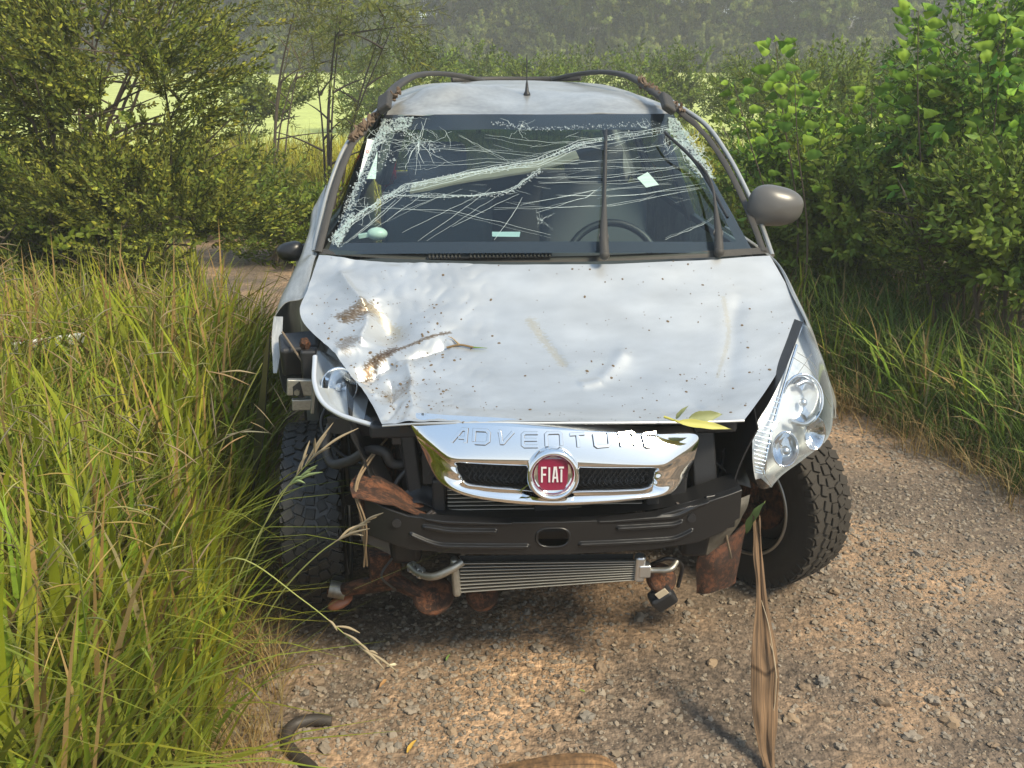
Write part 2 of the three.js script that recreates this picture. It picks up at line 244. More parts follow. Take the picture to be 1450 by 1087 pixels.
// wings
const fenderR = part('front_wing', patch([
  [[0.69, 1.185, -1.08], [0.755, 1.15, -1.06], [0.815, 1.02, -1.05], [0.835, 0.85, -1.05], [0.84, 0.62, -1.05]],
  [[0.789,1.117,-0.83], [0.805,1.102,-0.81], [0.832, 1.0, -0.84], [0.845, 0.84, -0.84], [0.845, 0.64, -0.84]],
  [[0.807,1.037,-0.66], [0.825,1.021,-0.64], [0.868,0.92,-0.62], [0.85, 0.83, -0.63], [0.85, 0.69, -0.64]],
  [[0.816,0.98,-0.54], [0.827,0.961,-0.51], [0.865,0.858,-0.48], [0.911,0.729,-0.48], [0.845, 0.69, -0.5]],
  [[0.811,0.973,-0.5], [0.822,0.944,-0.46], [0.852,0.855,-0.42], [0.882,0.755,-0.4], [0.888,0.712,-0.39]],
], 30, 40, { thick: 0.003 }), M.paint, car, 'intact silver front wing beside the grey mirror');
const fenderL = part('front_wing', patch([
  [[-0.727,1.323,-1.2], [-0.75,1.272,-1.15], [-0.778,1.194,-1.1], [-0.83, 0.9, -1.1], [-0.83, 0.62, -1.1]],
  [[-0.728,1.151,-0.9], [-0.751,1.152,-0.9], [-0.794,1.104,-0.9], [-0.85, 0.88, -0.9], [-0.86, 0.64, -0.9]],
  [[-0.727,1.13,-0.82], [-0.75,1.121,-0.82], [-0.805,1.06,-0.82], [-0.85,0.96,-0.82], [-0.87, 0.72, -0.84]],
  [[-0.746,1.032,-0.72], [-0.769,1.018,-0.72], [-0.816,1.004,-0.74], [-0.857,0.962,-0.76], [-0.871,0.921,-0.77]],
], 24, 36, { thick: 0.003, move: (p) => 0.012 * noise(p.x * 8, p.y * 8, p.z * 8) }), M.paint, car, 'torn silver front wing with its lower front ripped away');
part('wing_edge', [patch([[[-0.854,0.968,-0.72], [-0.825,0.967,-0.72]], [[-0.854,0.91,-0.66], [-0.823,0.905,-0.66]], [[-0.848,0.864,-0.62], [-0.827,0.856,-0.62]], [[-0.846,0.816,-0.6], [-0.835,0.816,-0.6]]], 4, 14, { thick: 0.004 })], M.paint, car, 'torn strip of silver wing metal');
part('wing_liner', patch([[[-0.884,0.894,-0.8], [-0.919,0.805,-0.85], [-0.948,0.687,-0.9]], [[-0.898,0.699,-0.72], [-0.946,0.594,-0.8], [-0.982,0.492,-0.86]], [[-0.911,0.531,-0.64], [-0.957,0.403,-0.7], [-0.995,0.258,-0.78]]], 10, 16, { thick: 0.004 }), M.blackGloss, car);

// sides, doors and rear
const sideZ = -0.92, rearZ = -3.72;
for (const s of [-1, 1]) {
  const arch = []; for (let i = 0; i <= 14; i++) { const a = Math.PI * i / 14; arch.push([2.92 + 0.36 * Math.cos(Math.PI - a), 0.34 + 0.36 * Math.sin(a)]); }
  const door = (pts) => { const g = poly(pts, 0.03, 0.008); g.rotateY(Math.PI / 2); g.translate(s > 0 ? 0.795 : -0.835, 0, 0); return g; };  // extruded along x, shape x -> -z
  const d1 = part('door', door([[1.12, 0.3], [1.98, 0.3], [1.98, 1.06], [1.12, 1.08]]), M.paint, car); part('handle', rbox(0.03, 0.025, 0.14, 0.01, [s * 0.85, 0.95, -1.85]), M.black, d1);
  const d2 = part('door', door([[2.0, 0.3], [2.5, 0.3], [2.58, 0.55], [2.82, 0.78], [2.82, 1.06], [2.0, 1.06]]), M.paint, car); part('handle', rbox(0.03, 0.025, 0.14, 0.01, [s * 0.85, 0.95, -2.7]), M.black, d2);
  part('rear_quarter', door([[2.84, 0.72], [3.1, 0.68], [3.26, 0.5], [3.34, 0.3], [3.7, 0.36], [3.74, 1.08], [2.84, 1.06]]), M.paint, car);
  part('side_cladding', [bar([s * 0.84, 0.45, -1.12], [s * 0.84, 0.45, -2.5], 0.03, 0.14, 0.01), bar([s * 0.83, 0.26, -1.0], [s * 0.83, 0.26, -2.55], 0.05, 0.1, 0.02)], M.trim, car);
  const pane = (a, b, c, d) => patch([[a, b], [d, c]], 6, 6);
  part('side_window', pane([s * 0.775, 1.09, -1.16], [s * 0.785, 1.085, -1.96], [s * 0.6, 1.5, -1.98], [s * 0.6, 1.5, -1.58]), M.glass, car);
  part('side_window', pane([s * 0.785, 1.085, -2.04], [s * 0.785, 1.085, -2.78], [s * 0.6, 1.5, -2.76], [s * 0.6, 1.5, -2.06]), M.tint, car);
  part('side_window', pane([s * 0.785, 1.085, -2.88], [s * 0.77, 1.085, -3.5], [s * 0.59, 1.48, -3.3], [s * 0.6, 1.5, -2.86]), M.tint, car);
  for (const z of [-2.0, -2.82]) part('door_pillar', bar([s * 0.785, 1.06, z], [s * 0.6, 1.53, z], 0.04, 0.08, 0.01), M.blackGloss, car);
  part('rear_pillar', bar([s * 0.76, 1.06, -3.66], [s * 0.57, 1.53, -3.36], 0.08, 0.16, 0.02), M.paint, car);
  part('tail_lamp', rbox(0.1, 0.4, 0.08, 0.03, [s * 0.7, 1.1, -3.71]), phys(rgb(0.3, 0.01, 0.01), 0.15, 0, { clearcoat: 1 }), car);
  part('belt_moulding', bar([s * 0.79, 1.075, -1.1], [s * 0.79, 1.075, -3.6], 0.03, 0.03, 0.006), M.black, car);
}
part('tailgate', patch([[[-0.72, 1.08, -3.68], [0, 1.09, -3.74], [0.72, 1.08, -3.68]], [[-0.76, 0.85, -3.74], [0, 0.85, -3.8], [0.76, 0.85, -3.74]], [[-0.76, 0.55, -3.74], [0, 0.55, -3.8], [0.76, 0.55, -3.74]]], 12, 12, { thick: 0.02 }), M.paint, car);
part('rear_bumper', patch([[[-0.84, 0.56, -3.6], [-0.7, 0.56, -3.82], [0.7, 0.56, -3.82], [0.84, 0.56, -3.6]], [[-0.85, 0.3, -3.6], [-0.7, 0.3, -3.84], [0.7, 0.3, -3.84], [0.85, 0.3, -3.6]]], 20, 6, { thick: 0.03 }), M.trim, car);
part('rear_window', patch([[[-0.54, 1.5, -3.4], [0, 1.53, -3.44], [0.54, 1.5, -3.4]], [[-0.66, 1.1, -3.66], [0, 1.1, -3.72], [0.66, 1.1, -3.66]]], 8, 6), M.tint, car);
part('floor_pan', rbox(1.5, 0.06, 2.9, 0.02, [0, 0.3, -2.2]), M.black, car);

// roof with its sagging front edge
const roofDent = (p) => { const q = [p.x, p.z]; return 0.006 * noise(p.x * 4, p.z * 4, 2) + bowl(q, [-0.3, -1.66], 0.16, -0.03) + crease(q, [-0.42, -1.55], [-0.05, -1.78], 0.07, -0.02) + crease(q, [-0.5, -1.7], [-0.1, -1.95], 0.06, 0.014) + bowl(q, [0.3, -1.6], 0.12, -0.01) + 0.004 * noise(p.x * 14, p.z * 9, 6) * sstep(-2, -1.5, p.z); };
const roofRows = [
  [[-0.527,1.54,-1.47], [-0.385,1.543,-1.45], [-0.173,1.546,-1.43], [0.012,1.549,-1.42], [0.226,1.548,-1.43], [0.418,1.546,-1.45], [0.565,1.544,-1.47]],
  [[-0.519,1.576,-1.57], [-0.373,1.598,-1.6], [-0.169,1.599,-1.62], [0.025,1.599,-1.62], [0.234,1.601,-1.62], [0.422,1.599,-1.6], [0.563,1.571,-1.57]],
  [[-0.56, 1.57, -1.9], [-0.44, 1.612, -1.92], [-0.2, 1.628, -1.92], [0, 1.634, -1.92], [0.2, 1.628, -1.92], [0.44, 1.614, -1.92], [0.57, 1.57, -1.9]],
  [[-0.57, 1.58, -2.5], [-0.44, 1.622, -2.5], [-0.2, 1.638, -2.5], [0, 1.642, -2.5], [0.2, 1.638, -2.5], [0.44, 1.622, -2.5], [0.57, 1.58, -2.5]],
  [[-0.56, 1.55, -3.36], [-0.44, 1.585, -3.4], [-0.2, 1.6, -3.44], [0, 1.605, -3.45], [0.2, 1.6, -3.44], [0.44, 1.585, -3.4], [0.56, 1.55, -3.36]],
];
part('roof', patch(roofRows, 120, 120, { move: roofDent, thick: 0.004 }), M.paint, car, 'silver roof with a sagging crumpled front edge');
part('headliner', patch(roofRows.map((r) => r.map(([x, y, z]) => [x * 0.97, y - 0.05, z - 0.02])), 20, 20), M.cloth, car);
for (const [side, pts] of [['l', [[-0.527,1.602,-1.44], [-0.497,1.643,-1.6], [-0.437,1.68,-1.8], [-0.358,1.687,-2.05], [-0.26,1.673,-2.35], [-0.143,1.643,-2.7]]], ['r', [[0.532,1.598,-1.44], [0.49,1.641,-1.6], [0.443,1.68,-1.8], [0.376,1.692,-2.05], [0.297,1.678,-2.35], [0.22,1.649,-2.7]]]]) {
  const c = new THREE.CatmullRomCurve3(pts.map(V3)), g = sheet((u, v) => { const p = c.getPointAt(v), t = c.getTangentAt(v), sx = V3([0, 1, 0]).cross(t).normalize(), up = t.clone().cross(sx), a = u * 2 * Math.PI; const e = 0.75; return p.addScaledVector(sx, 0.02 * Math.sign(Math.cos(a)) * Math.pow(Math.abs(Math.cos(a)), e)).addScaledVector(up, 0.0105 * Math.sign(Math.sin(a)) * Math.pow(Math.abs(Math.sin(a)), e)).toArray(); }, 16, 40, { closed: true });
  const rail = part('roof_rail', g, M.trim, car, 'dark grey arched roof rail bent upward');
  part('rail_foot', [rbox(0.055, 0.03, 0.1, 0.01, [pts[0][0], pts[0][1] - 0.008, pts[0][2] + 0.01], [0.5, 0, side === 'l' ? 0.6 : -0.6])], M.trim, rail);
}
part('rear_crossbar', tube([[-0.292,1.643,-2.85], [-0.072,1.644,-2.95], [0.15,1.643,-2.95], [0.369,1.649,-2.85]], 0.013, 10), M.trim, car);
const ant = part('antenna', new THREE.LatheGeometry([[0.0, 0], [0.014, 0], [0.014, 0.012], [0.008, 0.022], [0.005, 0.05], [0.0026, 0.06], [0.0018, 0.16], [0, 0.16]].map((p) => new THREE.Vector2(...p)), 14).rotateX(-0.12).translate(...[0.017,1.605,-1.66]), M.black, car);

// windshield: a curved pane that has folded inward along a diagonal line
const GP = [0.00543,0.85396,0.52031,0.53615];
const glassDent = (x, y) => { const q = [x, y]; return crease(q, [-0.659,1.219,-0.942], [-0.473,1.32,-1.055], 0.05, -0.012) + crease(q, [-0.473,1.316,-1.049], [0.07,1.412,-1.155], 0.04, 0.012, true) + crease(q, [0.07,1.412,-1.155], [0.569,1.5,-1.388], 0.03, 0.01, true) + bowl(q, [-0.406,1.467,-1.281], 0.1, -0.04) + bowl(q, [-0.151,1.468,-1.249], 0.12, -0.03) + bowl(q, [-0.478,1.391,-1.173], 0.08, -0.02) + bowl(q, [0.556,1.46,-1.317], 0.06, -0.03) + 0.004 * noise(x * 7, y * 12) * sstep(1.2, 1.4, y); };
const glassZ = (x, y, lift = 0) => { const o = 0.07 * (1 - (x / 0.72) ** 2) + glassDent(x, y) + lift; return (GP[3] + o - GP[0] * x - GP[1] * y) / GP[2]; };
const glassP = (x, y, lift = 0) => [x, y, glassZ(x, y, lift)];
const gN = [GP[0], GP[1], GP[2]];
const gEdge = [[[-0.691,1.144,-0.829], [0.004,1.161,-0.741], [0.73,1.133,-0.84]], [[-0.652,1.238,-0.971], [0.007,1.253,-0.891], [0.696,1.23,-0.986]], [[-0.612,1.333,-1.113], [0.011,1.347,-1.046], [0.658,1.332,-1.14]], [[-0.572,1.436,-1.271], [0.009,1.444,-1.206], [0.614,1.436,-1.296]], [[-0.53,1.549,-1.445], [0.01,1.553,-1.385], [0.567,1.55,-1.468]]];
const glassUV = (u, v) => { const s = v * 4, i = Math.min(3, Math.floor(s)), f = s - i, e = [0, 1, 2].map((k) => [lerp(gEdge[i][k][0], gEdge[i + 1][k][0], f), lerp(gEdge[i][k][1], gEdge[i + 1][k][1], f)]), w = [(1 - u) * (1 - 2 * u), 4 * u * (1 - u), u * (2 * u - 1)]; return [0, 1].map((k) => w[0] * e[0][k] + w[1] * e[1][k] + w[2] * e[2][k]); };
const windshield = part('windshield', sheet((u, v) => glassP(...glassUV(u, v)), 120, 90), M.glass, car, 'shattered greenish windshield sagging inward');
{
  const band = (u0, u1, v0, v1, nu, nv, lift = -0.004) => sheet((u, v) => { const [x, y] = glassUV(lerp(u0, u1, u), lerp(v0, v1, v)); return glassP(x, y, lift); }, nu, nv);
  part('black_border', [band(0, 1, 0, 0.075, 60, 4), band(0, 0.022, 0.075, 1, 3, 40), band(0.972, 1, 0.075, 1, 3, 40), band(0.022, 0.972, 0.885, 1, 60, 6)], std(rgb(0.022, 0.02, 0.03), 0.5), windshield);
  // cracks
  srand(5); const gs = [], frost = [];
  const line = (pts, w, jit = 0.004, n = 5) => { const out = []; for (let i = 0; i < pts.length - 1; i++) for (let k = 0; k < n; k++) { const t = k / n; out.push([lerp(pts[i][0], pts[i + 1][0], t) + gauss() * jit, lerp(pts[i][1], pts[i + 1][1], t) + gauss() * jit]); } out.push(pts[pts.length - 1]); gs.push(ribbon(out.map(([x, y]) => [glassP(x, y), gN]), (t) => w * 0.6 * (0.6 + 0.4 * Math.sin(Math.PI * t)), 0.0022)); };
  const c2 = (p) => [p[0], p[1]];
  const fold = [[-0.678,1.185,-0.893], [-0.612,1.236,-0.954], [-0.52,1.29,-1.017], [-0.437,1.329,-1.061], [-0.279,1.363,-1.089], [-0.131,1.384,-1.109], [0.02,1.408,-1.147], [0.179,1.456,-1.235], [0.342,1.482,-1.302], [0.555,1.501,-1.384]].map(c2);
  for (let i = 0; i < 7; i++) { const o = gauss() * 0.012; line(fold.map(([x, y]) => [x, y + o + gauss() * 0.007]), rr(0.0012, 0.0042), 0.0025, 4); }
  const fold2 = [[-0.521,1.3,-1.033], [-0.375,1.308,-1.015], [-0.207,1.31,-0.994], [-0.087,1.32,-1.002], [-0.023,1.353,-1.056], [0.029,1.383,-1.106]].map(c2);
  for (let i = 0; i < 4; i++) line(fold2.map(([x, y]) => [x, y + gauss() * 0.008]), rr(0.001, 0.003), 0.003, 4);
  const star = (c, n, r0, r1, w) => { for (let i = 0; i < n; i++) { const a = rr(0, 6.283), r = rr(r0, r1), b = a + gauss() * 0.4; line([c, [c[0] + Math.cos(a) * r * 0.5, c[1] + Math.sin(a) * r * 0.3], [c[0] + Math.cos(b) * r, c[1] + Math.sin(b) * r * 0.6]], rr(0.4, 1) * w, 0.003, 4); } for (let k = 0; k < n / 3; k++) { const r = rr(r0 * 0.5, r1 * 0.8), a0 = rr(0, 6.28), pts = []; for (let j = 0; j < 5; j++) { const a = a0 + j * 0.28; pts.push([c[0] + Math.cos(a) * r, c[1] + Math.sin(a) * r * 0.6]); } line(pts, 0.6 * w, 0.003, 3); } };
  star(c2([-0.401,1.456,-1.262]), 26, 0.03, 0.17, 0.0022); star(c2([-0.523,1.465,-1.305]), 18, 0.02, 0.12, 0.0024); star(c2([-0.034,1.501,-1.299]), 7, 0.02, 0.09, 0.0022); star(c2([0.581,1.448,-1.305]), 34, 0.02, 0.11, 0.0026); star(c2([0.601,1.382,-1.203]), 24, 0.02, 0.09, 0.0026); star(c2([0.013,1.244,-0.876]), 9, 0.01, 0.06, 0.0012); star(c2([-0.566,1.26,-0.98]), 9, 0.02, 0.1, 0.002); star(c2([0.443,1.503,-1.357]), 6, 0.02, 0.07, 0.002);
  const diag = [[[-0.146,1.328,-1.018], [-0.39,1.187,-0.819]], [[-0.086,1.328,-1.015], [-0.362,1.188,-0.815]], [[-0.051,1.314,-0.992], [-0.279,1.225,-0.863]], [[-0.202,1.304,-0.984], [-0.442,1.208,-0.863]], [[-0.243,1.327,-1.026], [-0.469,1.257,-0.95]], [[-0.375,1.312,-1.021], [-0.537,1.214,-0.897]], [[-0.436,1.311,-1.032], [-0.606,1.185,-0.868]], [[-0.471,1.291,-1.007], [-0.628,1.175,-0.859]], [[-0.04,1.304,-0.976], [-0.142,1.193,-0.798]], [[-0.303,1.313,-1.011], [-0.496,1.234,-0.918]], [[-0.506,1.265,-0.973], [-0.65,1.162,-0.844]]];
  for (const [a, b] of diag) { const m = [(a[0] + b[0]) / 2 + 0.012, (a[1] + b[1]) / 2 + 0.006]; line([c2(a), m, c2(b)], rr(0.001, 0.0022), 0.0012, 5); }
  const long = [[[-0.478,1.391,-1.173], [-0.154,1.409,-1.152], [0.168,1.392,-1.129]], [[0.069,1.4,-1.134], [0.325,1.404,-1.171], [0.583,1.411,-1.244]], [[0.042,1.383,-1.106], [0.294,1.384,-1.132], [0.6,1.38,-1.2]], [[0.015,1.363,-1.073], [0.264,1.364,-1.095], [0.529,1.374,-1.168]], [[0.012,1.339,-1.033], [0.311,1.343,-1.067], [0.605,1.354,-1.159]], [[0.082,1.313,-0.993], [0.354,1.31,-1.021], [0.609,1.325,-1.113]], [[-0.138,1.266,-0.917], [0.247,1.281,-0.956], [0.606,1.317,-1.099]], [[-0.042,1.285,-0.944], [0.205,1.317,-1.01], [0.489,1.33,-1.085]], [[0.004,1.266,-0.913], [0.177,1.302,-0.982], [0.258,1.336,-1.047]], [[-0.081,1.394,-1.124], [0.074,1.435,-1.193], [0.283,1.454,-1.246]], [[0.128,1.456,-1.231], [0.306,1.439,-1.224], [0.524,1.447,-1.287]], [[-0.151,1.479,-1.267], [0.025,1.457,-1.227], [0.234,1.47,-1.265]], [[-0.253,1.49,-1.294], [-0.153,1.436,-1.196], [-0.08,1.4,-1.134]], [[0.432,1.183,-0.829], [0.557,1.218,-0.92], [0.616,1.234,-0.965]], [[-0.481,1.433,-1.242], [-0.279,1.442,-1.219], [0.021,1.421,-1.167]], [[-0.617,1.277,-1.024], [-0.279,1.265,-0.929], [0.044,1.21,-0.823]]];
  for (const l of long) for (let k = 0; k < 2; k++) line(l.map(([x, y]) => [x + gauss() * 0.01, y + gauss() * 0.009]), rr(0.0008, 0.0022), 0.002, 6);
  for (let i = 0; i < 60; i++) { const u = rr(0.05, 0.95), v = rr(0.3, 0.85), [x, y] = glassUV(u, v), a = rr(-0.5, 0.6), l = rr(0.02, 0.09); line([[x, y], [x + Math.cos(a) * l, y + Math.sin(a) * l * 0.5]], rr(0.0006, 0.0014), 0.001, 3); }
  info(part('crack_lines', gs, M.crack, windshield), null, null, null, 'stuff');
  // crazed glass in the upper corners: small cubes of broken glass
  const craze = (poly4, n, s) => { for (let i = 0; i < n; i++) { const u = rnd(), v = rnd(), a = [0, 1].map((k) => lerp(lerp(poly4[0][k], poly4[1][k], u), lerp(poly4[3][k], poly4[2][k], u), v)); const g = new THREE.CircleGeometry(s * rr(0.5, 1.3), 5, rr(0, 6)); g.scale(1, rr(0.6, 1), 1); g.rotateX(gauss() * 0.25); g.rotateY(gauss() * 0.25); g.applyMatrix4(aim(gN, glassP(a[0], a[1], 0.004 + rnd() * 0.002), [1, 0.1, 0])); frost.push(g); } };
  craze([[0.549,1.483,-1.352], [0.61,1.493,-1.388], [0.663,1.344,-1.162], [0.59,1.351,-1.149]], 700, 0.0045); craze([[0.541,1.538,-1.441], [0.574,1.533,-1.443], [0.616,1.467,-1.348], [0.535,1.483,-1.349]], 260, 0.0045); craze([[-0.542,1.537,-1.429], [-0.423,1.543,-1.41], [-0.434,1.511,-1.359], [-0.55,1.476,-1.33]], 330, 0.0045); craze([[-0.587,1.453,-1.303], [-0.525,1.499,-1.361], [-0.479,1.401,-1.19], [-0.612,1.333,-1.113]], 160, 0.004); craze([[-0.674,1.191,-0.901], [-0.615,1.258,-0.992], [-0.6,1.24,-0.957], [-0.656,1.168,-0.857]], 150, 0.004);
  const along = (path, n, sig, s) => { for (let i = 0; i < n; i++) { const p = curveAt(path.map(([x, y]) => [x, y, 0]), rnd()), x = p[0] + gauss() * sig, y = p[1] + gauss() * sig * 0.6, g = new THREE.CircleGeometry(s * rr(0.4, 1.2), 4, rr(0, 6)); g.scale(rr(0.6, 1.6), rr(0.4, 1), 1); g.rotateX(gauss() * 0.3); g.rotateY(gauss() * 0.3); g.applyMatrix4(aim(gN, glassP(x, y, 0.003 + rnd() * 0.002), [1, 0.1, 0])); frost.push(g); } };
  along(fold, 900, 0.011, 0.0042); along(fold2, 350, 0.009, 0.0035); along([[-0.657,1.174,-0.866], [-0.635,1.258,-0.997], [-0.601,1.347,-1.134], [-0.561,1.454,-1.297], [-0.519,1.515,-1.385]].map(c2), 800, 0.016, 0.0045); along([[-0.487,1.51,-1.37], [-0.406,1.467,-1.281], [-0.329,1.435,-1.215]].map(c2), 260, 0.022, 0.0035); along([[-0.123,1.522,-1.335], [0.057,1.508,-1.311], [0.269,1.515,-1.343], [0.489,1.516,-1.39]].map(c2), 260, 0.012, 0.0035);
  info(part('crazed_glass', frost, M.frost, windshield), null, null, null, 'stuff');
  const tag = (pts, mat, name, label) => { const c = pts.map((p) => glassP(p[0], p[1], -0.007)); return part(name, patch([[c[0], c[1]], [c[3], c[2]]], 4, 4), mat, windshield, label); };
  const slip = tag([[-0.589,1.471,-1.333], [-0.549,1.463,-1.308], [-0.548,1.349,-1.121], [-0.609,1.349,-1.139]], std(rgb(0.82, 0.8, 0.76), 0.7), 'sticker', 'pale service sticker with two red marks');
  for (const p of [[-0.585,1.431,-1.267], [-0.584,1.383,-1.187]]) { const g = new THREE.RingGeometry(0.004, 0.008, 20); g.scale(1.2, 0.7, 1); g.applyMatrix4(aim(gN, glassP(p[0], p[1], -0.0055), [1, 0, 0])); part('red_mark', g, std(rgb(0.5, 0.06, 0.05), 0.7), slip); }
  tag([[0.372,1.353,-1.096], [0.415,1.369,-1.131], [0.447,1.331,-1.076], [0.398,1.324,-1.054]], std(rgb(0.74, 0.76, 0.7), 0.7), 'sticker', 'small torn pale green paper');
  tag([[-0.148,1.213,-0.83], [-0.055,1.213,-0.826], [-0.059,1.2,-0.806], [-0.148,1.201,-0.81]], std(rgb(0.4, 0.5, 0.5), 0.6), 'sticker');
}
// cowl with louvres, pillar trims
part('cowl', patch([[[-0.71,1.159,-0.86], [-0.463,1.154,-0.8], [0.017,1.145,-0.765], [0.51,1.15,-0.8], [0.778,1.15,-0.86]], [[-0.714,1.148,-0.835], [-0.467,1.139,-0.785], [0.016,1.13,-0.748], [0.519,1.131,-0.785], [0.781,1.135,-0.835]]], 40, 4, { }), M.trim, car);
const louvre = new THREE.Group(); louvre.name = 'cowl_louvres'; car.add(louvre);
part('louvre_recess', sheet((u, v) => { const x = lerp(-0.36, 0.043, u); return [x, 1.1475 - 0.03 * x * x + 0.0045 - (v - 0.5) * 0.012, -0.764 - 0.09 * x * x + (v - 0.5) * 0.034]; }, 30, 2), M.black, louvre);
for (let i = 0; i < 33; i++) { if (i === 9 || i === 10) continue; const x = lerp(-0.352, 0.035, i / 32), z = -0.768 - 0.09 * x * x, y = 1.1475 - 0.03 * x * x; part('slat', rbox(0.0065, 0.006, 0.034, 0.002, [x, y + 0.007, z + 0.004], [0.35, 0, 0]), M.trim, louvre); }
const pillarTrim = (pts, w) => { const c = new THREE.CatmullRomCurve3(pts.map(V3)); return sheet((u, v) => { const p = c.getPointAt(v), t = c.getTangentAt(v), s = t.clone().cross(V3([0, 0.35, 1])).normalize(), n = s.clone().cross(t).normalize(), a = u * Math.PI * 2; return p.addScaledVector(s, w * Math.cos(a)).addScaledVector(n, w * 0.4 * Math.sin(a)).toArray(); }, 14, 50, { closed: true, move: (p) => 0.004 * noise(p.x * 20, p.y * 20, p.z * 20) * sstep(1.3, 1.5, p.y) }); };
part('pillar_trim', pillarTrim([[-0.717,1.151,-0.84], [-0.701,1.239,-0.97], [-0.679,1.348,-1.13], [-0.643,1.448,-1.28], [-0.593,1.509,-1.4], [-0.533,1.579,-1.5]], 0.0125), M.trim, car, 'scuffed dark pillar trim caked with mud');
part('pillar_trim', pillarTrim([[0.761,1.139,-0.84], [0.757,1.213,-0.97], [0.735,1.322,-1.13], [0.703,1.417,-1.28], [0.653,1.499,-1.4], [0.556,1.587,-1.5]], 0.0115), M.trim, car, 'dark pillar trim beside the wipers');
part('front_pillar', tube([[0.798,1.121,-0.86], [0.796,1.202,-1], [0.773,1.313,-1.16], [0.735,1.42,-1.3], [0.681,1.513,-1.43], [0.573,1.592,-1.56]], 0.009, 8), M.paint, car);
part('front_pillar', tube([[-0.737,1.146,-0.88], [-0.725,1.234,-1], [-0.703,1.345,-1.16], [-0.665,1.448,-1.31], [-0.612,1.516,-1.44], [-0.537,1.582,-1.56]], 0.009, 8), M.paint, car);
{ // torn lining and dried mud along the crushed roof corners
  srand(17); const gs = [];
  for (const [a, b, c] of [[[-0.645,1.466,-1.3], [-0.579,1.529,-1.4], [-0.479,1.625,-1.52]], [[0.527,1.608,-1.5], [0.463,1.664,-1.66], [0.604,1.553,-1.46]]]) for (let i = 0; i < 130; i++) { const t = rnd(), p = curveAt([a, b, c], t); const g = new THREE.IcosahedronGeometry(rr(0.003, 0.008), 1); g.scale(rr(0.6, 3.5), rr(0.3, 0.7), rr(0.6, 1.6)); place(g, [p[0] + gauss() * 0.008, p[1] + gauss() * 0.008 + 0.006, p[2] + gauss() * 0.012], [rr(0, 6), rr(0, 6), rr(0, 6)]); gs.push(g); }
  info(part('caked_mud', gs, std(rgb(0.13, 0.09, 0.06), 0.95), car), null, null, null, 'stuff');
}
// wipers
for (const [arm, blade] of [
  [[[0.207,1.159,-0.711], [0.21,1.208,-0.764], [0.228,1.291,-0.892], [0.252,1.387,-1.063], [0.273,1.47,-1.212]], [[0.211,1.212,-0.804], [0.245,1.344,-1.024], [0.283,1.503,-1.291]]],
  [[[0.595,1.15,-0.782], [0.604,1.202,-0.842], [0.614,1.27,-0.936], [0.622,1.335,-1.037], [0.609,1.383,-1.13], [0.579,1.416,-1.194]], [[0.501,1.494,-1.3], [0.592,1.398,-1.169], [0.661,1.236,-0.949]]],
]) {
  const w = part('wiper_arm', [tube(arm, (t) => 0.0155 - 0.011 * sstep(0, 0.55, t), 10, 40), new THREE.SphereGeometry(0.017, 14, 10).translate(...arm[0])], M.trim, car);
  part('wiper_blade', tube(blade, (t) => 0.0075 - 0.004 * Math.abs(t - 0.5), 6, 30), M.black, w); part('arm_clip', cyl(0.0165, 0.0165, 0.006, arm[1], [0.9, 0, 0]), M.black, w);
}
// interior
part('dashboard', patch([[[-0.7, 1.0, -0.9], [0, 1.06, -0.86], [0.7, 1.0, -0.9]], [[-0.7, 1.04, -1.1], [0, 1.08, -1.1], [0.7, 1.04, -1.1]], [[-0.7, 1.0, -1.32], [0, 1.03, -1.34], [0.7, 1.0, -1.32]], [[-0.7, 0.7, -1.34], [0, 0.7, -1.36], [0.7, 0.7, -1.34]]], 24, 24), M.cabin, car);
for (const x of [-0.36, 0.36]) {
  const seat = part('seat', [rbox(0.5, 0.62, 0.14, 0.06, [x, 0.9, -2.12], [-0.2, 0, 0]), rbox(0.5, 0.16, 0.5, 0.06, [x, 0.58, -1.85])], M.cloth, car);
  part('headrest', rbox(0.27, 0.18, 0.1, 0.045, [x, 1.3, -2.18], [-0.15, 0, 0]), M.cloth, seat);
}
part('rear_seat', rbox(1.25, 0.6, 0.14, 0.06, [0, 0.85, -2.95], [-0.2, 0, 0]), M.cloth, car);
const wheelS = part('steering_wheel', new THREE.TorusGeometry(0.185, 0.016, 10, 40).rotateX(-0.5).translate(0.36, 0.95, -1.52), M.black, car); part('airbag_cover', rbox(0.2, 0.12, 0.05, 0.03, [0.36, 0.95, -1.52], [-0.5, 0, 0]), M.cabin, wheelS);
part('sun_visor', patch([[[-0.418,1.335,-1.163], [-0.229,1.367,-1.177], [-0.026,1.392,-1.207], [0.173,1.429,-1.286]], [[-0.429,1.307,-1.119], [-0.23,1.341,-1.144], [-0.023,1.368,-1.177], [0.182,1.407,-1.251]]], 20, 4, { thick: 0.01, move: (p) => 0.004 * noise(p.x * 15, p.y * 15) }), M.beige, car, 'beige sun visor hanging behind the folded glass');
part('dash_bottle', [place(new THREE.SphereGeometry(0.035, 20, 14), [-0.533,1.191,-0.95], [0, 0, 0], [1, 0.62, 0.8]), bar([-0.596,1.182,-0.95], [-0.543,1.191,-0.95], 0.02, 0.016)], std(rgb(0.6, 0.68, 0.6), 0.35), car, 'mint green object behind the windshield');
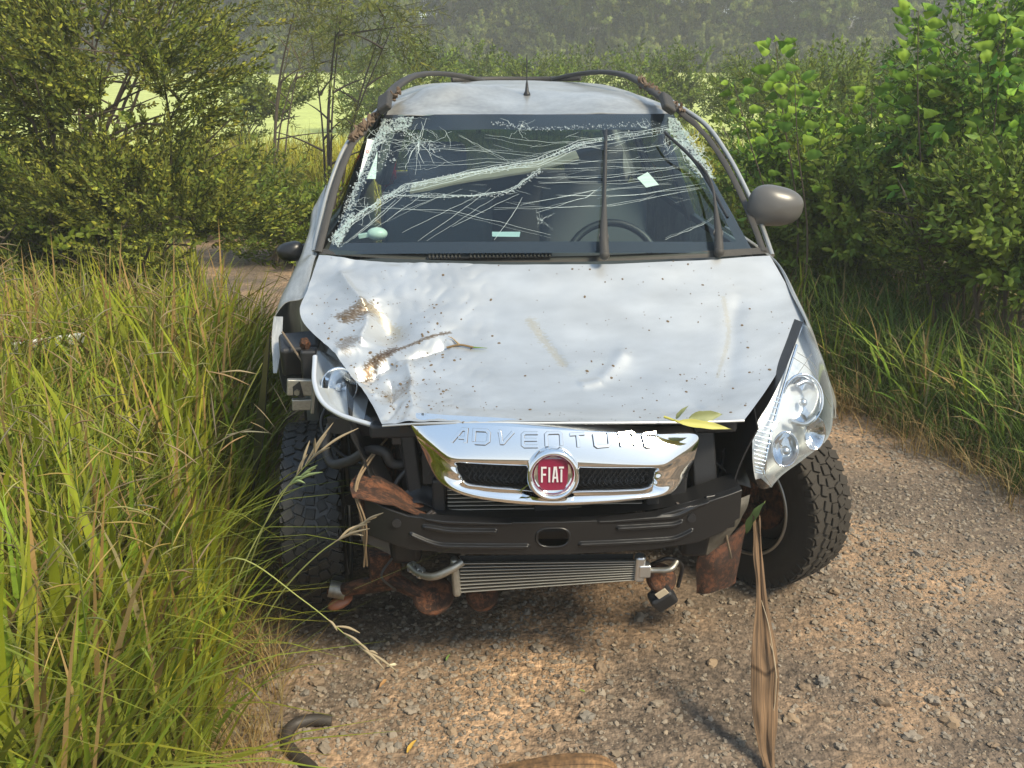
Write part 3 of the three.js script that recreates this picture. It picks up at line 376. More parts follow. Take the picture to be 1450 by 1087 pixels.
// door mirrors
const mirrorShape = (s) => sheet((u, v) => { const a = u * 2 * Math.PI, b = (v - 0.5) * Math.PI, q = (c, e) => Math.sign(c) * Math.pow(Math.abs(c), e); const x = q(Math.cos(a), 0.75) * Math.cos(b), y = q(Math.sin(a), 0.8) * Math.cos(b), z = Math.sin(b); return [s * (x * 0.098 + 0.012 * y), y * (0.069 - 0.01 * x) - 0.012 * x, z * 0.06 * (z > 0 ? 1 : 0.5)]; }, 40, 24, { closed: true });
const mir = part('door_mirror', mirrorShape(1).translate(...[0.845,1.263,-1.02]), M.mirror, car, 'grey plastic door mirror cap');
part('mirror_arm', tube([[0.783,1.207,-1.06], [0.802,1.219,-1.05], [0.845,1.242,-1.03]], 0.022, 8), M.mirror, mir);
const mirL = part('door_mirror', mirrorShape(-1).scale(0.5, 0.5, 0.6).translate(...[-0.854,1.104,-1.1]), M.blackGloss, car, 'broken black mirror stump'); part('mirror_arm', tube([[-0.854,1.104,-1.1], [-0.824,1.11,-1.12], [-0.789,1.124,-1.14]], 0.012, 8), M.black, mirL);

// ------------------------------------------------------------------ front end of the car
// chrome grille: an outer loop, a crest and an inner loop round the mesh opening
{
  const outer = [[-0.38,0.861,-0.039], [-0.278,0.866,-0.011], [-0.151,0.866,0.014], [-0.02,0.858,0.025], [0.121,0.844,0.016], [0.255,0.826,-0.008], [0.367,0.812,-0.036], [0.368,0.759,-0.041], [0.347,0.704,-0.038], [0.295,0.661,-0.023], [0.186,0.655,0.001], [0.072,0.653,0.014], [-0.04,0.654,0.015], [-0.152,0.662,0.009], [-0.254,0.678,-0.007], [-0.314,0.709,-0.027], [-0.349,0.765,-0.038], [-0.371,0.816,-0.047]];
  const inner = [[-0.258,0.762,-0.018], [-0.206,0.76,-0.011], [-0.132,0.757,-0.005], [-0.016,0.753,-0], [0.09,0.747,-0.002], [0.175,0.743,-0.008], [0.242,0.738,-0.016], [0.243,0.726,-0.016], [0.24,0.708,-0.016], [0.233,0.69,-0.015], [0.167,0.69,-0.008], [0.082,0.693,-0.002], [-0.015,0.694,-0], [-0.105,0.701,-0.003], [-0.188,0.706,-0.01], [-0.236,0.712,-0.015], [-0.249,0.728,-0.017], [-0.256,0.748,-0.018]];
  const upper = outer.map((_, i) => i <= 6 ? 1 : i >= 9 && i <= 15 ? 0 : 0.5), bow = (i) => 0.006 * Math.sin(Math.PI * Math.min(1, i / 6));
  const mixL = (t, du, dl) => outer.map((o, i) => [lerp(o[0], inner[i][0], t), lerp(o[1], inner[i][1], t), lerp(o[2], inner[i][2], t) + lerp(dl, du, upper[i])]);
  const loops = [mixL(-0.03, -0.05, -0.04), mixL(0, -0.012, 0.018), mixL(0.05, 0.0, 0.034), mixL(0.35, 0.028, 0.042), mixL(0.7, 0.05, 0.03), mixL(0.86, 0.05, 0.018), mixL(0.97, 0.03, 0.0), mixL(1.02, -0.01, -0.02), mixL(1.03, -0.03, -0.035)];
  const gnet = net(loops, true);
  const grille = part('chrome_grille', sheet(gnet, 180, 48, { closed: true }), M.chrome, car, 'chrome grille surround with raised lettering');
  // mesh behind the opening: slanted black bars crossing
  const g = []; const gz = -0.012;
  for (let i = 0; i < 46; i++) for (const s of [-1, 1]) { const x = lerp(-0.33, 0.33, i / 45), y = 0.722 - 0.02 * x; g.push(bar([x - 0.022 * s, y + 0.033, gz - 0.27 * x * x - (s > 0 ? 0.004 : 0)], [x + 0.022 * s, y - 0.033, gz - 0.27 * x * x - (s > 0 ? 0.004 : 0)], 0.0035, 0.004)); }
  info(part('honeycomb_mesh', g, M.blackGloss, grille), null, null, null, 'stuff');
  part('mesh_backing', patch([[[-0.36, 0.77, -0.07], [0, 0.77, -0.035], [0.36, 0.76, -0.07]], [[-0.36, 0.67, -0.07], [0, 0.67, -0.035], [0.36, 0.67, -0.07]]], 10, 2, { thick: 0.004 }), M.black, grille);
  // letters of ADVENTURE in squared strokes, standing on the upper band
  const strokes = { A: [[[0, 0], [0.62, 1], [0.9, 1], [0.9, 0]], [[0.42, 0.36], [0.82, 0.36]]], D: [[[0.09, 0], [0.72, 0], [0.95, 0.2], [0.95, 0.82], [0.78, 1], [0.0, 1], [0.0, 0.12]]], V: [[[0, 1], [0.12, 1], [0.26, 0.12], [0.36, 0.12], [0.98, 1]]], E: [[[0.95, 1], [0.12, 1], [0, 0.88], [0, 0.12], [0.12, 0], [0.95, 0]], [[0.1, 0.5], [0.9, 0.5]]], N: [[[0, 0], [0, 0.88], [0.12, 1], [0.83, 1], [0.95, 0.88], [0.95, 0]]], T: [[[0, 1], [0.95, 1]], [[0.48, 0.9], [0.48, 0]]], U: [[[0, 1], [0, 0.12], [0.12, 0], [0.83, 0], [0.95, 0.12], [0.95, 1]]], R: [[[0, 0], [0, 1], [0.83, 1], [0.95, 0.88], [0.95, 0.52], [0.84, 0.42], [0.1, 0.42]], [[0.6, 0.34], [0.95, 0]]] };
  const outline = (pts, w) => { const L = [], R = []; pts.forEach((p, i) => { const a = pts[Math.max(0, i - 1)], b = pts[Math.min(pts.length - 1, i + 1)], d1 = i ? [p[0] - a[0], p[1] - a[1]] : [b[0] - p[0], b[1] - p[1]], d2 = i < pts.length - 1 ? [b[0] - p[0], b[1] - p[1]] : d1, n = (d) => { const l = Math.hypot(...d); return [-d[1] / l, d[0] / l]; }, n1 = n(d1), n2 = n(d2), m = [n1[0] + n2[0], n1[1] + n2[1]], k = w / Math.max(0.5, (m[0] * n1[0] + m[1] * n1[1])); L.push([p[0] + m[0] * k * 0.5 * 1, p[1] + m[1] * k * 0.5]); R.push([p[0] - m[0] * k * 0.5, p[1] - m[1] * k * 0.5]); }); return [...L, ...R.reverse()]; };
  // find where the band meets a given x, y (upper side, u 0..6/18)
  const bandAt = (x, y) => { let best = 1e9, r; for (let i = 0; i <= 130; i++) for (let j = 0; j <= 40; j++) { const u = (6 / 18) * i / 130, v = 0.12 + 0.55 * j / 40, p = gnet(u, v), d = (p[0] - x) ** 2 + (p[1] - y) ** 2; if (d < best) { best = d; r = [u, v, p]; } } const [u, v, p] = r, a = V3(gnet(u + 0.004, v)).sub(V3(p)), b = V3(gnet(u, v + 0.015)).sub(V3(p)); const n = b.cross(a).normalize(); if (n.z < 0) n.negate(); return [p, n]; };
  const letter = (ch, at, w, h, mat, parent, t = 0.006, dep = 0.0045) => { const p = at[0], n = at[1].clone(); const lift = Math.max(0, (p[0] - 0.08) * 0.016); const gs = strokes[ch].map((s) => poly(outline(s.map(([a, b]) => [(a - 0.475) * w, (b - 0.5) * h]), t), dep, 0.0009)); const m = aim(n.toArray(), V3(p).addScaledVector(n, lift - 0.0004).toArray(), [0, 1, 0]); const l = part('letter', gs.map((q) => q.applyMatrix4(m)), mat, parent); const rimS = strokes[ch].map((s, k) => poly(outline(s.map(([a, b]) => [(a - 0.475) * w, (b - 0.5) * h]), t + 0.004), 0.0014 - 0.0003 * k).applyMatrix4(m)); part('letter_rim', rimS, std(rgb(0.16, 0.16, 0.17), 0.5, 0.6), l); };
  [['A', 655, 617], ['D', 683, 618], ['V', 716, 619], ['E', 750, 621], ['N', 783, 622], ['T', 816, 623], ['U', 853, 624], ['R', 888, 624], ['E', 924, 623]].forEach(([ch], i) => { const c = [[-0.26,0.838,0.012], [-0.202,0.838,0.019], [-0.141,0.837,0.025], [-0.08,0.837,0.028], [-0.02,0.835,0.03], [0.043,0.831,0.029], [0.108,0.827,0.027], [0.172,0.822,0.022], [0.235,0.816,0.015]][i]; letter(ch, bandAt(c[0], c[1]), 0.04, 0.034, M.chrome, grille); });
  // round badge
  const bc = [-0.023,0.755,0.072], bd = [-0.02, 0.12, 1], bm = aim(bd, bc);
  const badge = part('badge', new THREE.LatheGeometry([[0.0, 0.0], [0.046, 0.0], [0.05, 0.006], [0.054, 0.016], [0.06, 0.02], [0.066, 0.015], [0.069, 0.0], [0.069, -0.03]].map(([r, y]) => new THREE.Vector2(r, y)), 60).rotateX(Math.PI / 2).applyMatrix4(bm), M.chrome, grille, 'round chrome badge with a dark red shield');
  const shield = []; for (let i = 0; i < 48; i++) { const a = i / 48 * 2 * Math.PI, c = Math.cos(a), s = Math.sin(a), e = 0.42; shield.push([Math.sign(c) * Math.pow(Math.abs(c), e) * 0.037 * (1 + 0.08 * s), Math.sign(s) * Math.pow(Math.abs(s), e + 0.15) * 0.041]); }
  part('red_shield', poly(shield, 0.003, 0.001).applyMatrix4(_m.copy(bm).multiply(new THREE.Matrix4().makeTranslation(0, 0, 0.001))), phys(rgb(0.2, 0.008, 0.04), 0.25, 0, { clearcoat: 1 }), badge);
  const F = { F: [[[0, 0], [0, 1], [0.9, 1]], [[0.25, 0.52], [0.8, 0.52]]], I: [[[0.3, 0], [0.3, 1]]], A: [[[0, 0], [0.3, 1], [0.62, 1], [0.95, 0]], [[0.27, 0.3], [0.68, 0.3]]], T: [[[0, 1], [0.95, 1]], [[0.48, 0.85], [0.48, 0]]] };
  'FIAT'.split('').forEach((ch, i) => { const off = [-0.0225, -0.0075, 0.0055, 0.021][i]; const gs = F[ch].map((s) => poly(outline(s.map(([a, b]) => [(a - 0.475) * 0.0125 + off, (b - 0.5) * 0.038]), 0.0036), 0.0022, 0.0004).applyMatrix4(_m.copy(bm).multiply(new THREE.Matrix4().makeTranslation(0, 0, 0.0052)))); part('letter', gs, std(rgb(0.8, 0.78, 0.78), 0.35, 0.4), badge); });
}
// bumper beam: pressed black crossmember with ribs and an oval hole
{
  const zc = (x) => 0.02 - 0.16 * x * x - 0.5 * sstep(0.36, 0.58, Math.abs(x)) * (Math.abs(x) - 0.36) * (Math.abs(x) - 0.3);
  const oval = []; for (let i = 0; i < 32; i++) { const a = i / 32 * 2 * Math.PI; oval.push([-0.015 + Math.sign(Math.cos(a)) * Math.pow(Math.abs(Math.cos(a)), 0.7) * 0.042, 0.547 + Math.sign(Math.sin(a)) * Math.pow(Math.abs(Math.sin(a)), 0.8) * 0.026]); }
  const topE = [[-0.52, 0.658], [-0.46, 0.632], [-0.4, 0.612], [-0.3, 0.602], [-0.15, 0.598], [0, 0.597], [0.15, 0.598], [0.26, 0.603], [0.36, 0.625], [0.43, 0.642], [0.5, 0.655]], botE = [[-0.5, 0.53], [-0.4, 0.502], [-0.25, 0.492], [0, 0.49], [0.25, 0.492], [0.38, 0.502], [0.44, 0.522]];
  const yT = (x) => { for (let i = 0; i < topE.length - 1; i++) if (x <= topE[i + 1][0]) return lerp(topE[i][1], topE[i + 1][1], (x - topE[i][0]) / (topE[i + 1][0] - topE[i][0])); return topE[topE.length - 1][1]; };
  const yB = (x) => { for (let i = 0; i < botE.length - 1; i++) if (x <= botE[i + 1][0]) return lerp(botE[i][1], botE[i + 1][1], Math.max(0, (x - botE[i][0]) / (botE[i + 1][0] - botE[i][0]))); return lerp(0.522, 0.56, sstep(0.44, 0.5, x)); };
  const inOval = (x, y) => (Math.abs((x + 0.015) / 0.042) ** 2.8 + Math.abs((y - 0.547) / 0.026) ** 2.5) < 1;
  const rib = (x, y, x0, x1, yc, bend) => { const yy = yc + bend(x); const d = Math.abs(y - yy), e = Math.max(0, x0 - x, x - x1); return 0.009 * sstep(0.0075, 0.004, Math.hypot(d, e)); };
  const bendL = (x) => 0.05 * sstep(-0.3, -0.46, x), bendR = (x) => 0.04 * sstep(0.3, 0.42, x);
  const surf = (u, v) => { const x = lerp(-0.515, 0.5, u); const y = lerp(yT(x), yB(x), v); const z = zc(x) + rib(x, y, -0.355, -0.17, 0.567, (q) => 0.01 * sstep(-0.28, -0.36, q)) + rib(x, y, -0.39, -0.085, 0.522, bendL) + rib(x, y, 0.16, 0.33, 0.568, bendR) + rib(x, y, 0.06, 0.36, 0.525, bendR) + rib(x, y, -0.42, -0.13, 0.592, bendL) * 0.6 + rib(x, y, 0.11, 0.4, 0.592, bendR) * 0.6 - 0.012 * sstep(0.94, 1, v) - 0.02 * sstep(0.05, 0, v); return [x, y, z]; };
  const beam = part('bumper_beam', [sheet(surf, 340, 70, { skip: (u, v) => { const x = lerp(-0.515, 0.5, u); return inOval(x, lerp(yT(x), yB(x), v)); } }), patch([[[-0.515, 0.652, -0.07], [-0.3, 0.6, -0.02], [0, 0.595, 0], [0.3, 0.61, -0.02], [0.5, 0.65, -0.06]], [[-0.515, 0.652, -0.15], [-0.3, 0.6, -0.1], [0, 0.595, -0.08], [0.3, 0.61, -0.1], [0.5, 0.65, -0.14]]], 40, 3), patch([[[-0.5, 0.53, -0.06], [-0.3, 0.495, -0.02], [0, 0.489, 0.005], [0.3, 0.495, -0.02], [0.45, 0.525, -0.05]], [[-0.5, 0.53, -0.14], [-0.3, 0.495, -0.1], [0, 0.489, -0.08], [0.3, 0.495, -0.1], [0.45, 0.525, -0.13]]], 40, 3)], M.blackGloss, car, 'black ribbed steel bumper beam with an oval hole');
  part('hole_rim', sheet((u, v) => { const a = u * 2 * Math.PI, k = 1 + 0.1 * Math.cos(v * 6.283); const x = -0.015 + Math.sign(Math.cos(a)) * Math.pow(Math.abs(Math.cos(a)), 0.7) * 0.044 * k, y = 0.547 + Math.sign(Math.sin(a)) * Math.pow(Math.abs(Math.sin(a)), 0.8) * 0.028 * k; return [x, y, zc(x) + 0.004 * Math.sin(v * 6.283)]; }, 48, 8, { closed: true }), M.blackGloss, beam);
  for (const x of [-0.43, 0.36]) part('bolt_hole', cyl(0.012, 0.012, 0.006, [x, 0.585, zc(x) + 0.002], [Math.PI / 2, 0, 0], 20), M.black, beam);
  part('crash_bracket', [rbox(0.1, 0.11, 0.012, 0.004, [0.445, 0.585, -0.035], [0, 0.3, 0])], M.blackGloss, beam);
  // torn end plates
  part('torn_bracket', patch([[[-0.546,0.678,-0.12], [-0.465,0.672,-0.1], [-0.36,0.609,-0.06]], [[-0.554,0.672,-0.06], [-0.47,0.655,-0.04], [-0.351,0.598,-0.03]], [[-0.543,0.656,-0.02], [-0.459,0.644,-0.01], [-0.376,0.609,-0.01]]], 16, 10, { thick: 0.003, move: (p) => 0.006 * noise(p.x * 30, p.y * 30, p.z * 30) }), M.rust, car, 'rusty torn bracket over the bumper beam');
  part('torn_bracket', patch([[[0.422,0.56,-0.06], [0.478,0.587,-0.08], [0.553,0.592,-0.12]], [[0.431,0.512,-0.06], [0.491,0.536,-0.07], [0.538,0.554,-0.1]], [[0.43,0.428,-0.08], [0.481,0.454,-0.09], [0.515,0.497,-0.1]]], 14, 12, { thick: 0.003, move: (p) => 0.008 * noise(p.x * 25, p.y * 25, p.z * 25) }), std(rgb(0.16, 0.15, 0.135), 0.6, 0.5, { map: grime }), car, 'bent grey bracket at the beam end');
  part('end_plate', patch([[[-0.536,0.557,-0.05], [-0.46,0.537,-0.04]], [[-0.531,0.514,-0.05], [-0.454,0.468,-0.05]]], 5, 5, { thick: 0.004 }), std(rgb(0.09, 0.085, 0.08), 0.6, 0.4), car);
}
// radiator and condenser cores: frame, tubes one by one, dark fins behind
function core(name, label, x0, x1, n, yAt, z, droop, frameMat) {
  const c = part(name, [patch([[[x0, yAt(0, 0) + 0.004, z - 0.03], [x1, yAt(0, 1) + 0.004, z - 0.03]], [[x0, yAt(n - 1, 0) - 0.004, z - 0.03], [x1, yAt(n - 1, 1) - 0.004, z - 0.03]]], 2, 2, { thick: 0.004 })], std(rgb(0.03, 0.03, 0.03), 0.9), car, label);
  for (let i = 0; i < n; i++) part('tube', bar([x0, yAt(i, 0), z], [x1, yAt(i, 1), z], 0.012, 0.0036, 0.0015), M.alu, c);
  const fins = []; for (let i = 0; i < n - 1; i++) for (let k = 0; k < 70; k++) { const t = (k + 0.5) / 70, x = lerp(x0, x1, t), ya = lerp(yAt(i, 0), yAt(i, 1), t), yb = lerp(yAt(i + 1, 0), yAt(i + 1, 1), t); fins.push(bar([x, ya, z - 0.013], [x + 0.003, yb, z - 0.013], 0.001, 0.006)); }
  info(part('fins', fins, std(rgb(0.018, 0.017, 0.016), 0.9), c), null, null, null, 'stuff');
  return c;
}
const rad = core('radiator', 'upper radiator core between grille and beam', -0.295, 0.235, 8, (i, t) => 0.655 - i * 0.0115 - 0.004 * t, -0.06);
part('radiator_tank', rbox(0.035, 0.14, 0.04, 0.008, [-0.318, 0.62, -0.065]), M.black, rad); part('radiator_tank', rbox(0.04, 0.14, 0.04, 0.008, [0.262, 0.62, -0.065]), M.black, rad);
const cond = core('condenser', 'lower finned condenser core hanging below the beam', -0.265, 0.222, 9, (i, t) => lerp(0.437, 0.43, t) - i * lerp(0.0112, 0.0072, t), -0.05);
part('end_tank', bar([-0.28, 0.455, -0.05], [-0.274, 0.335, -0.05], 0.024, 0.03, 0.01), M.alu, cond); part('end_tank', bar([0.236, 0.45, -0.05], [0.234, 0.368, -0.05], 0.03, 0.034, 0.01), M.satin, cond);
part('coolant_pipe', tube([[-0.408,0.394,-0.12], [-0.377,0.389,-0.08], [-0.336,0.403,-0.04], [-0.287,0.431,-0.03], [-0.257,0.447,-0.04]], 0.011, 10), M.alu, car, 'bent aluminium coolant pipe'); part('pipe_fitting', [0, 1, 2].map((i) => cyl(0.017, 0.017, 0.008, curveAt([[-0.402,0.392,-0.115], [-0.375,0.392,-0.08]], i / 2), [0.3, 0, 0.9])), M.satin, car);
part('coolant_pipe', tube([[0.235,0.403,-0.05], [0.278,0.405,-0.04], [0.319,0.414,-0.03], [0.339,0.425,-0.05]], 0.008, 10), M.alu, car); part('pipe_fitting', rbox(0.035, 0.04, 0.03, 0.006, [0.247,0.405,-0.045]), M.satin, car);
// corrugated hose
part('corrugated_hose', tube([[0.239,0.574,-0.12], [0.303,0.578,-0.09], [0.385,0.575,-0.1], [0.455,0.576,-0.14], [0.53,0.6,-0.2]], (t) => 0.012 + 0.002 * Math.sin(t * 260), 10, 260), M.black, car);
part('coolant_hose', tube([[-0.628,0.758,-0.3], [-0.645,0.701,-0.28], [-0.626,0.662,-0.24], [-0.57,0.685,-0.2], [-0.505,0.733,-0.16], [-0.465,0.734,-0.14], [-0.445,0.7,-0.14], [-0.361,0.698,-0.16]], 0.014, 12, 60), std(rgb(0.035, 0.032, 0.03), 0.6), car, 'looped black coolant hose');
part('wiring_harness', [0, 1, 2].map((k) => tube([[-0.463,0.752,-0.2], [-0.508,0.713,-0.12], [-0.534,0.672,-0.05], [-0.525,0.577,-0.03], [-0.525,0.42,-0.08]].map(([x, y, z], i) => [x + (i ? 0.006 * k * Math.sin(i * 2 + k) : 0), y, z + 0.003 * k]), 0.0028, 6, 40)), std(rgb(0.2, 0.14, 0.08), 0.8), car);
// horns and broken suspension
const disc = (p, r, dir, m, name, label) => { const o = part(name, new THREE.LatheGeometry([[0, 0.02], [r * 0.3, 0.018], [r * 0.35, 0.01], [r * 0.8, 0.008], [r * 0.95, 0.004], [r, -0.004], [r * 0.96, -0.012], [r * 0.5, -0.03], [0, -0.032]].map((q) => new THREE.Vector2(...q)), 32).rotateX(Math.PI / 2).applyMatrix4(aim(dir, p)), m, car, label); part('centre_bolt', cyl(0.008, 0.008, 0.012, p, [1.2, 0, 0], 6), M.steel, o); return o; };
disc([-0.345,0.296,-0.12], 0.06, [-0.1, 0.75, 0.7], M.rust, 'suspension_mount', 'rusty round mount'); disc([-0.203,0.267,-0.16], 0.048, [0.1, 0.6, 0.8], M.rust, 'suspension_mount'); disc([0.311,0.344,-0.1], 0.045, [0.2, 0.7, 0.75], M.rust, 'horn');
part('lower_arm', tube([[-0.666,0.206,-0.3], [-0.591,0.242,-0.26], [-0.512,0.278,-0.22], [-0.456,0.305,-0.18], [-0.402,0.3,-0.14], [-0.359,0.287,-0.12]], (t) => 0.016 + 0.01 * Math.sin(t * 3.1), 10, 40), M.rust, car, 'dirty rusty suspension arm'); part('arm_bush', [cyl(0.026, 0.026, 0.05, [-0.641,0.224,-0.28], [0, 0, 1.3]), ], M.steel, car);
part('amber_lens', place(new THREE.IcosahedronGeometry(0.03, 1), [-0.635,0.182,-0.28], [0.3, 0.4, 0.2], [1.4, 0.5, 0.8]), std(rgb(0.32, 0.12, 0.06), 0.4), car);
const con = part('loose_connector', [rbox(0.07, 0.06, 0.05, 0.012, [0.312,0.292,-0.08], [0.3, 0.2, 0.6]), tube([[0.301,0.335,-0.1], [0.287,0.305,-0.09], [0.306,0.283,-0.08]], 0.008, 8)], M.black, car, 'black connector with a coloured label'); part('label_tag', rbox(0.034, 0.026, 0.004, 0.001, [0.302,0.325,-0.048], [0.3, 0.2, 0.6]), std(rgb(0.5, 0.42, 0.3), 0.7), con);
part('subframe', [bar([-0.45, 0.4, -0.3], [0.4, 0.4, -0.3], 0.09, 0.07, 0.02), bar([-0.42, 0.42, -0.15], [-0.42, 0.5, -0.7], 0.09, 0.1, 0.02), bar([0.42, 0.42, -0.15], [0.42, 0.5, -0.7], 0.09, 0.1, 0.02)], M.black, car);
part('inner_bracket', rbox(0.09, 0.1, 0.06, 0.006, [-0.486,0.351,-0.2], [0, 0.2, 0]), M.rust, car);
part('wheel_arch_liner', patch([[[0.445,0.391,-0.2], [0.522,0.376,-0.25], [0.624,0.389,-0.34]], [[0.439,0.313,-0.2], [0.515,0.311,-0.22], [0.612,0.301,-0.32]], [[0.447,0.221,-0.22], [0.504,0.219,-0.22], [0.592,0.201,-0.3]]], 14, 12, { thick: 0.005, move: (p) => 0.01 * noise(p.x * 14, p.y * 14, p.z * 14) }), std(rgb(0.5, 0.45, 0.42), 0.85, 0, { map: rustTex, bumpMap: fineBump, bumpScale: 0.002 }), car, 'muddy brown arch liner dragging on the road');
// engine bay
part('firewall', rbox(1.3, 0.7, 0.03, 0.01, [0, 0.75, -0.82]), M.black, car);
part('engine_block', [rbox(0.55, 0.34, 0.36, 0.04, [-0.05, 0.6, -0.48]), rbox(0.4, 0.12, 0.3, 0.03, [-0.02, 0.83, -0.45]), cyl(0.09, 0.09, 0.05, [0.3, 0.6, -0.42], [0, 0, 1.57])], std(rgb(0.22, 0.21, 0.2), 0.6, 0.5, { map: grime }), car);
for (const s of [-1, 1]) part('inner_apron', patch([[[s * 0.62, 0.98, -0.8], [s * 0.6, 0.9, -0.45], [s * 0.55, 0.8, -0.1]], [[s * 0.55, 0.75, -0.8], [s * 0.53, 0.7, -0.45], [s * 0.5, 0.66, -0.1]], [[s * 0.5, 0.45, -0.8], [s * 0.48, 0.45, -0.45], [s * 0.48, 0.45, -0.1]]], 10, 10, { thick: 0.004 }), M.black, car);
part('lock_panel', [bar([-0.5, 0.81, -0.12], [0.5, 0.8, -0.14], 0.05, 0.04, 0.01), bar([-0.4, 0.8, -0.13], [-0.37, 0.5, -0.11], 0.04, 0.06, 0.008), bar([0.34, 0.8, -0.13], [0.34, 0.5, -0.11], 0.05, 0.06, 0.008), bar([0.42, 0.76, -0.2], [0.44, 0.5, -0.14], 0.07, 0.05, 0.008), rbox(0.09, 0.07, 0.03, 0.004, [-0.015, 0.615, -0.06])], M.black, car);
part('lamp_bracket', [rbox(0.075, 0.05, 0.02, 0.004, [-0.733,0.83,-0.42], [0, 0.2, -0.1]), rbox(0.06, 0.035, 0.02, 0.004, [-0.73,0.776,-0.42], [0, 0.2, -0.05]), rbox(0.012, 0.1, 0.05, 0.003, [-0.697,0.799,-0.43], [0, 0.2, -0.15])], M.alu, car, 'grey metal lamp bracket with a bolt'); part('bolt', cyl(0.009, 0.009, 0.02, [-0.739,0.82,-0.405], [1.57, 0, 0], 6), M.steel, car); part('bracket_tab', place(poly([[-0.02, -0.012], [0.02, -0.02], [0.012, 0.03], [-0.012, 0.012]], 0.002), [-0.741,0.823,-0.408]), M.black, car);
part('fuse_box', [rbox(0.12, 0.1, 0.12, 0.015, [-0.758,0.88,-0.6], [0.2, 0.2, 0]), rbox(0.05, 0.12, 0.05, 0.01, [-0.711,0.865,-0.5])], M.black, car); part('rusty_relay', place(new THREE.DodecahedronGeometry(0.022, 0), [-0.723,0.939,-0.5], [0.4, 0.2, 0], [0.8, 1.2, 0.8]), M.rust, car); part('rusty_relay', place(new THREE.DodecahedronGeometry(0.018, 0), [-0.789,0.873,-0.55]), M.rust, car);
part('headlamp_carrier', [bar([-0.433,0.804,-0.14], [-0.628,0.758,-0.3], 0.03, 0.05), rbox(0.06, 0.05, 0.03, 0.006, [-0.413,0.793,-0.12]), cyl(0.012, 0.012, 0.02, [-0.407,0.82,-0.1], [1.57, 0, 0], 12), bar([-0.52,0.71,-0.2], [-0.471,0.619,-0.16], 0.05, 0.03), bar([-0.41,0.74,-0.2], [-0.382,0.605,-0.14], 0.06, 0.04)], std(rgb(0.05, 0.04, 0.035), 0.7, 0.3), car);
part('chassis_leg', rbox(0.1, 0.12, 0.4, 0.01, [-0.504,0.55,-0.4], [0, 0, 0]), M.rust, car);

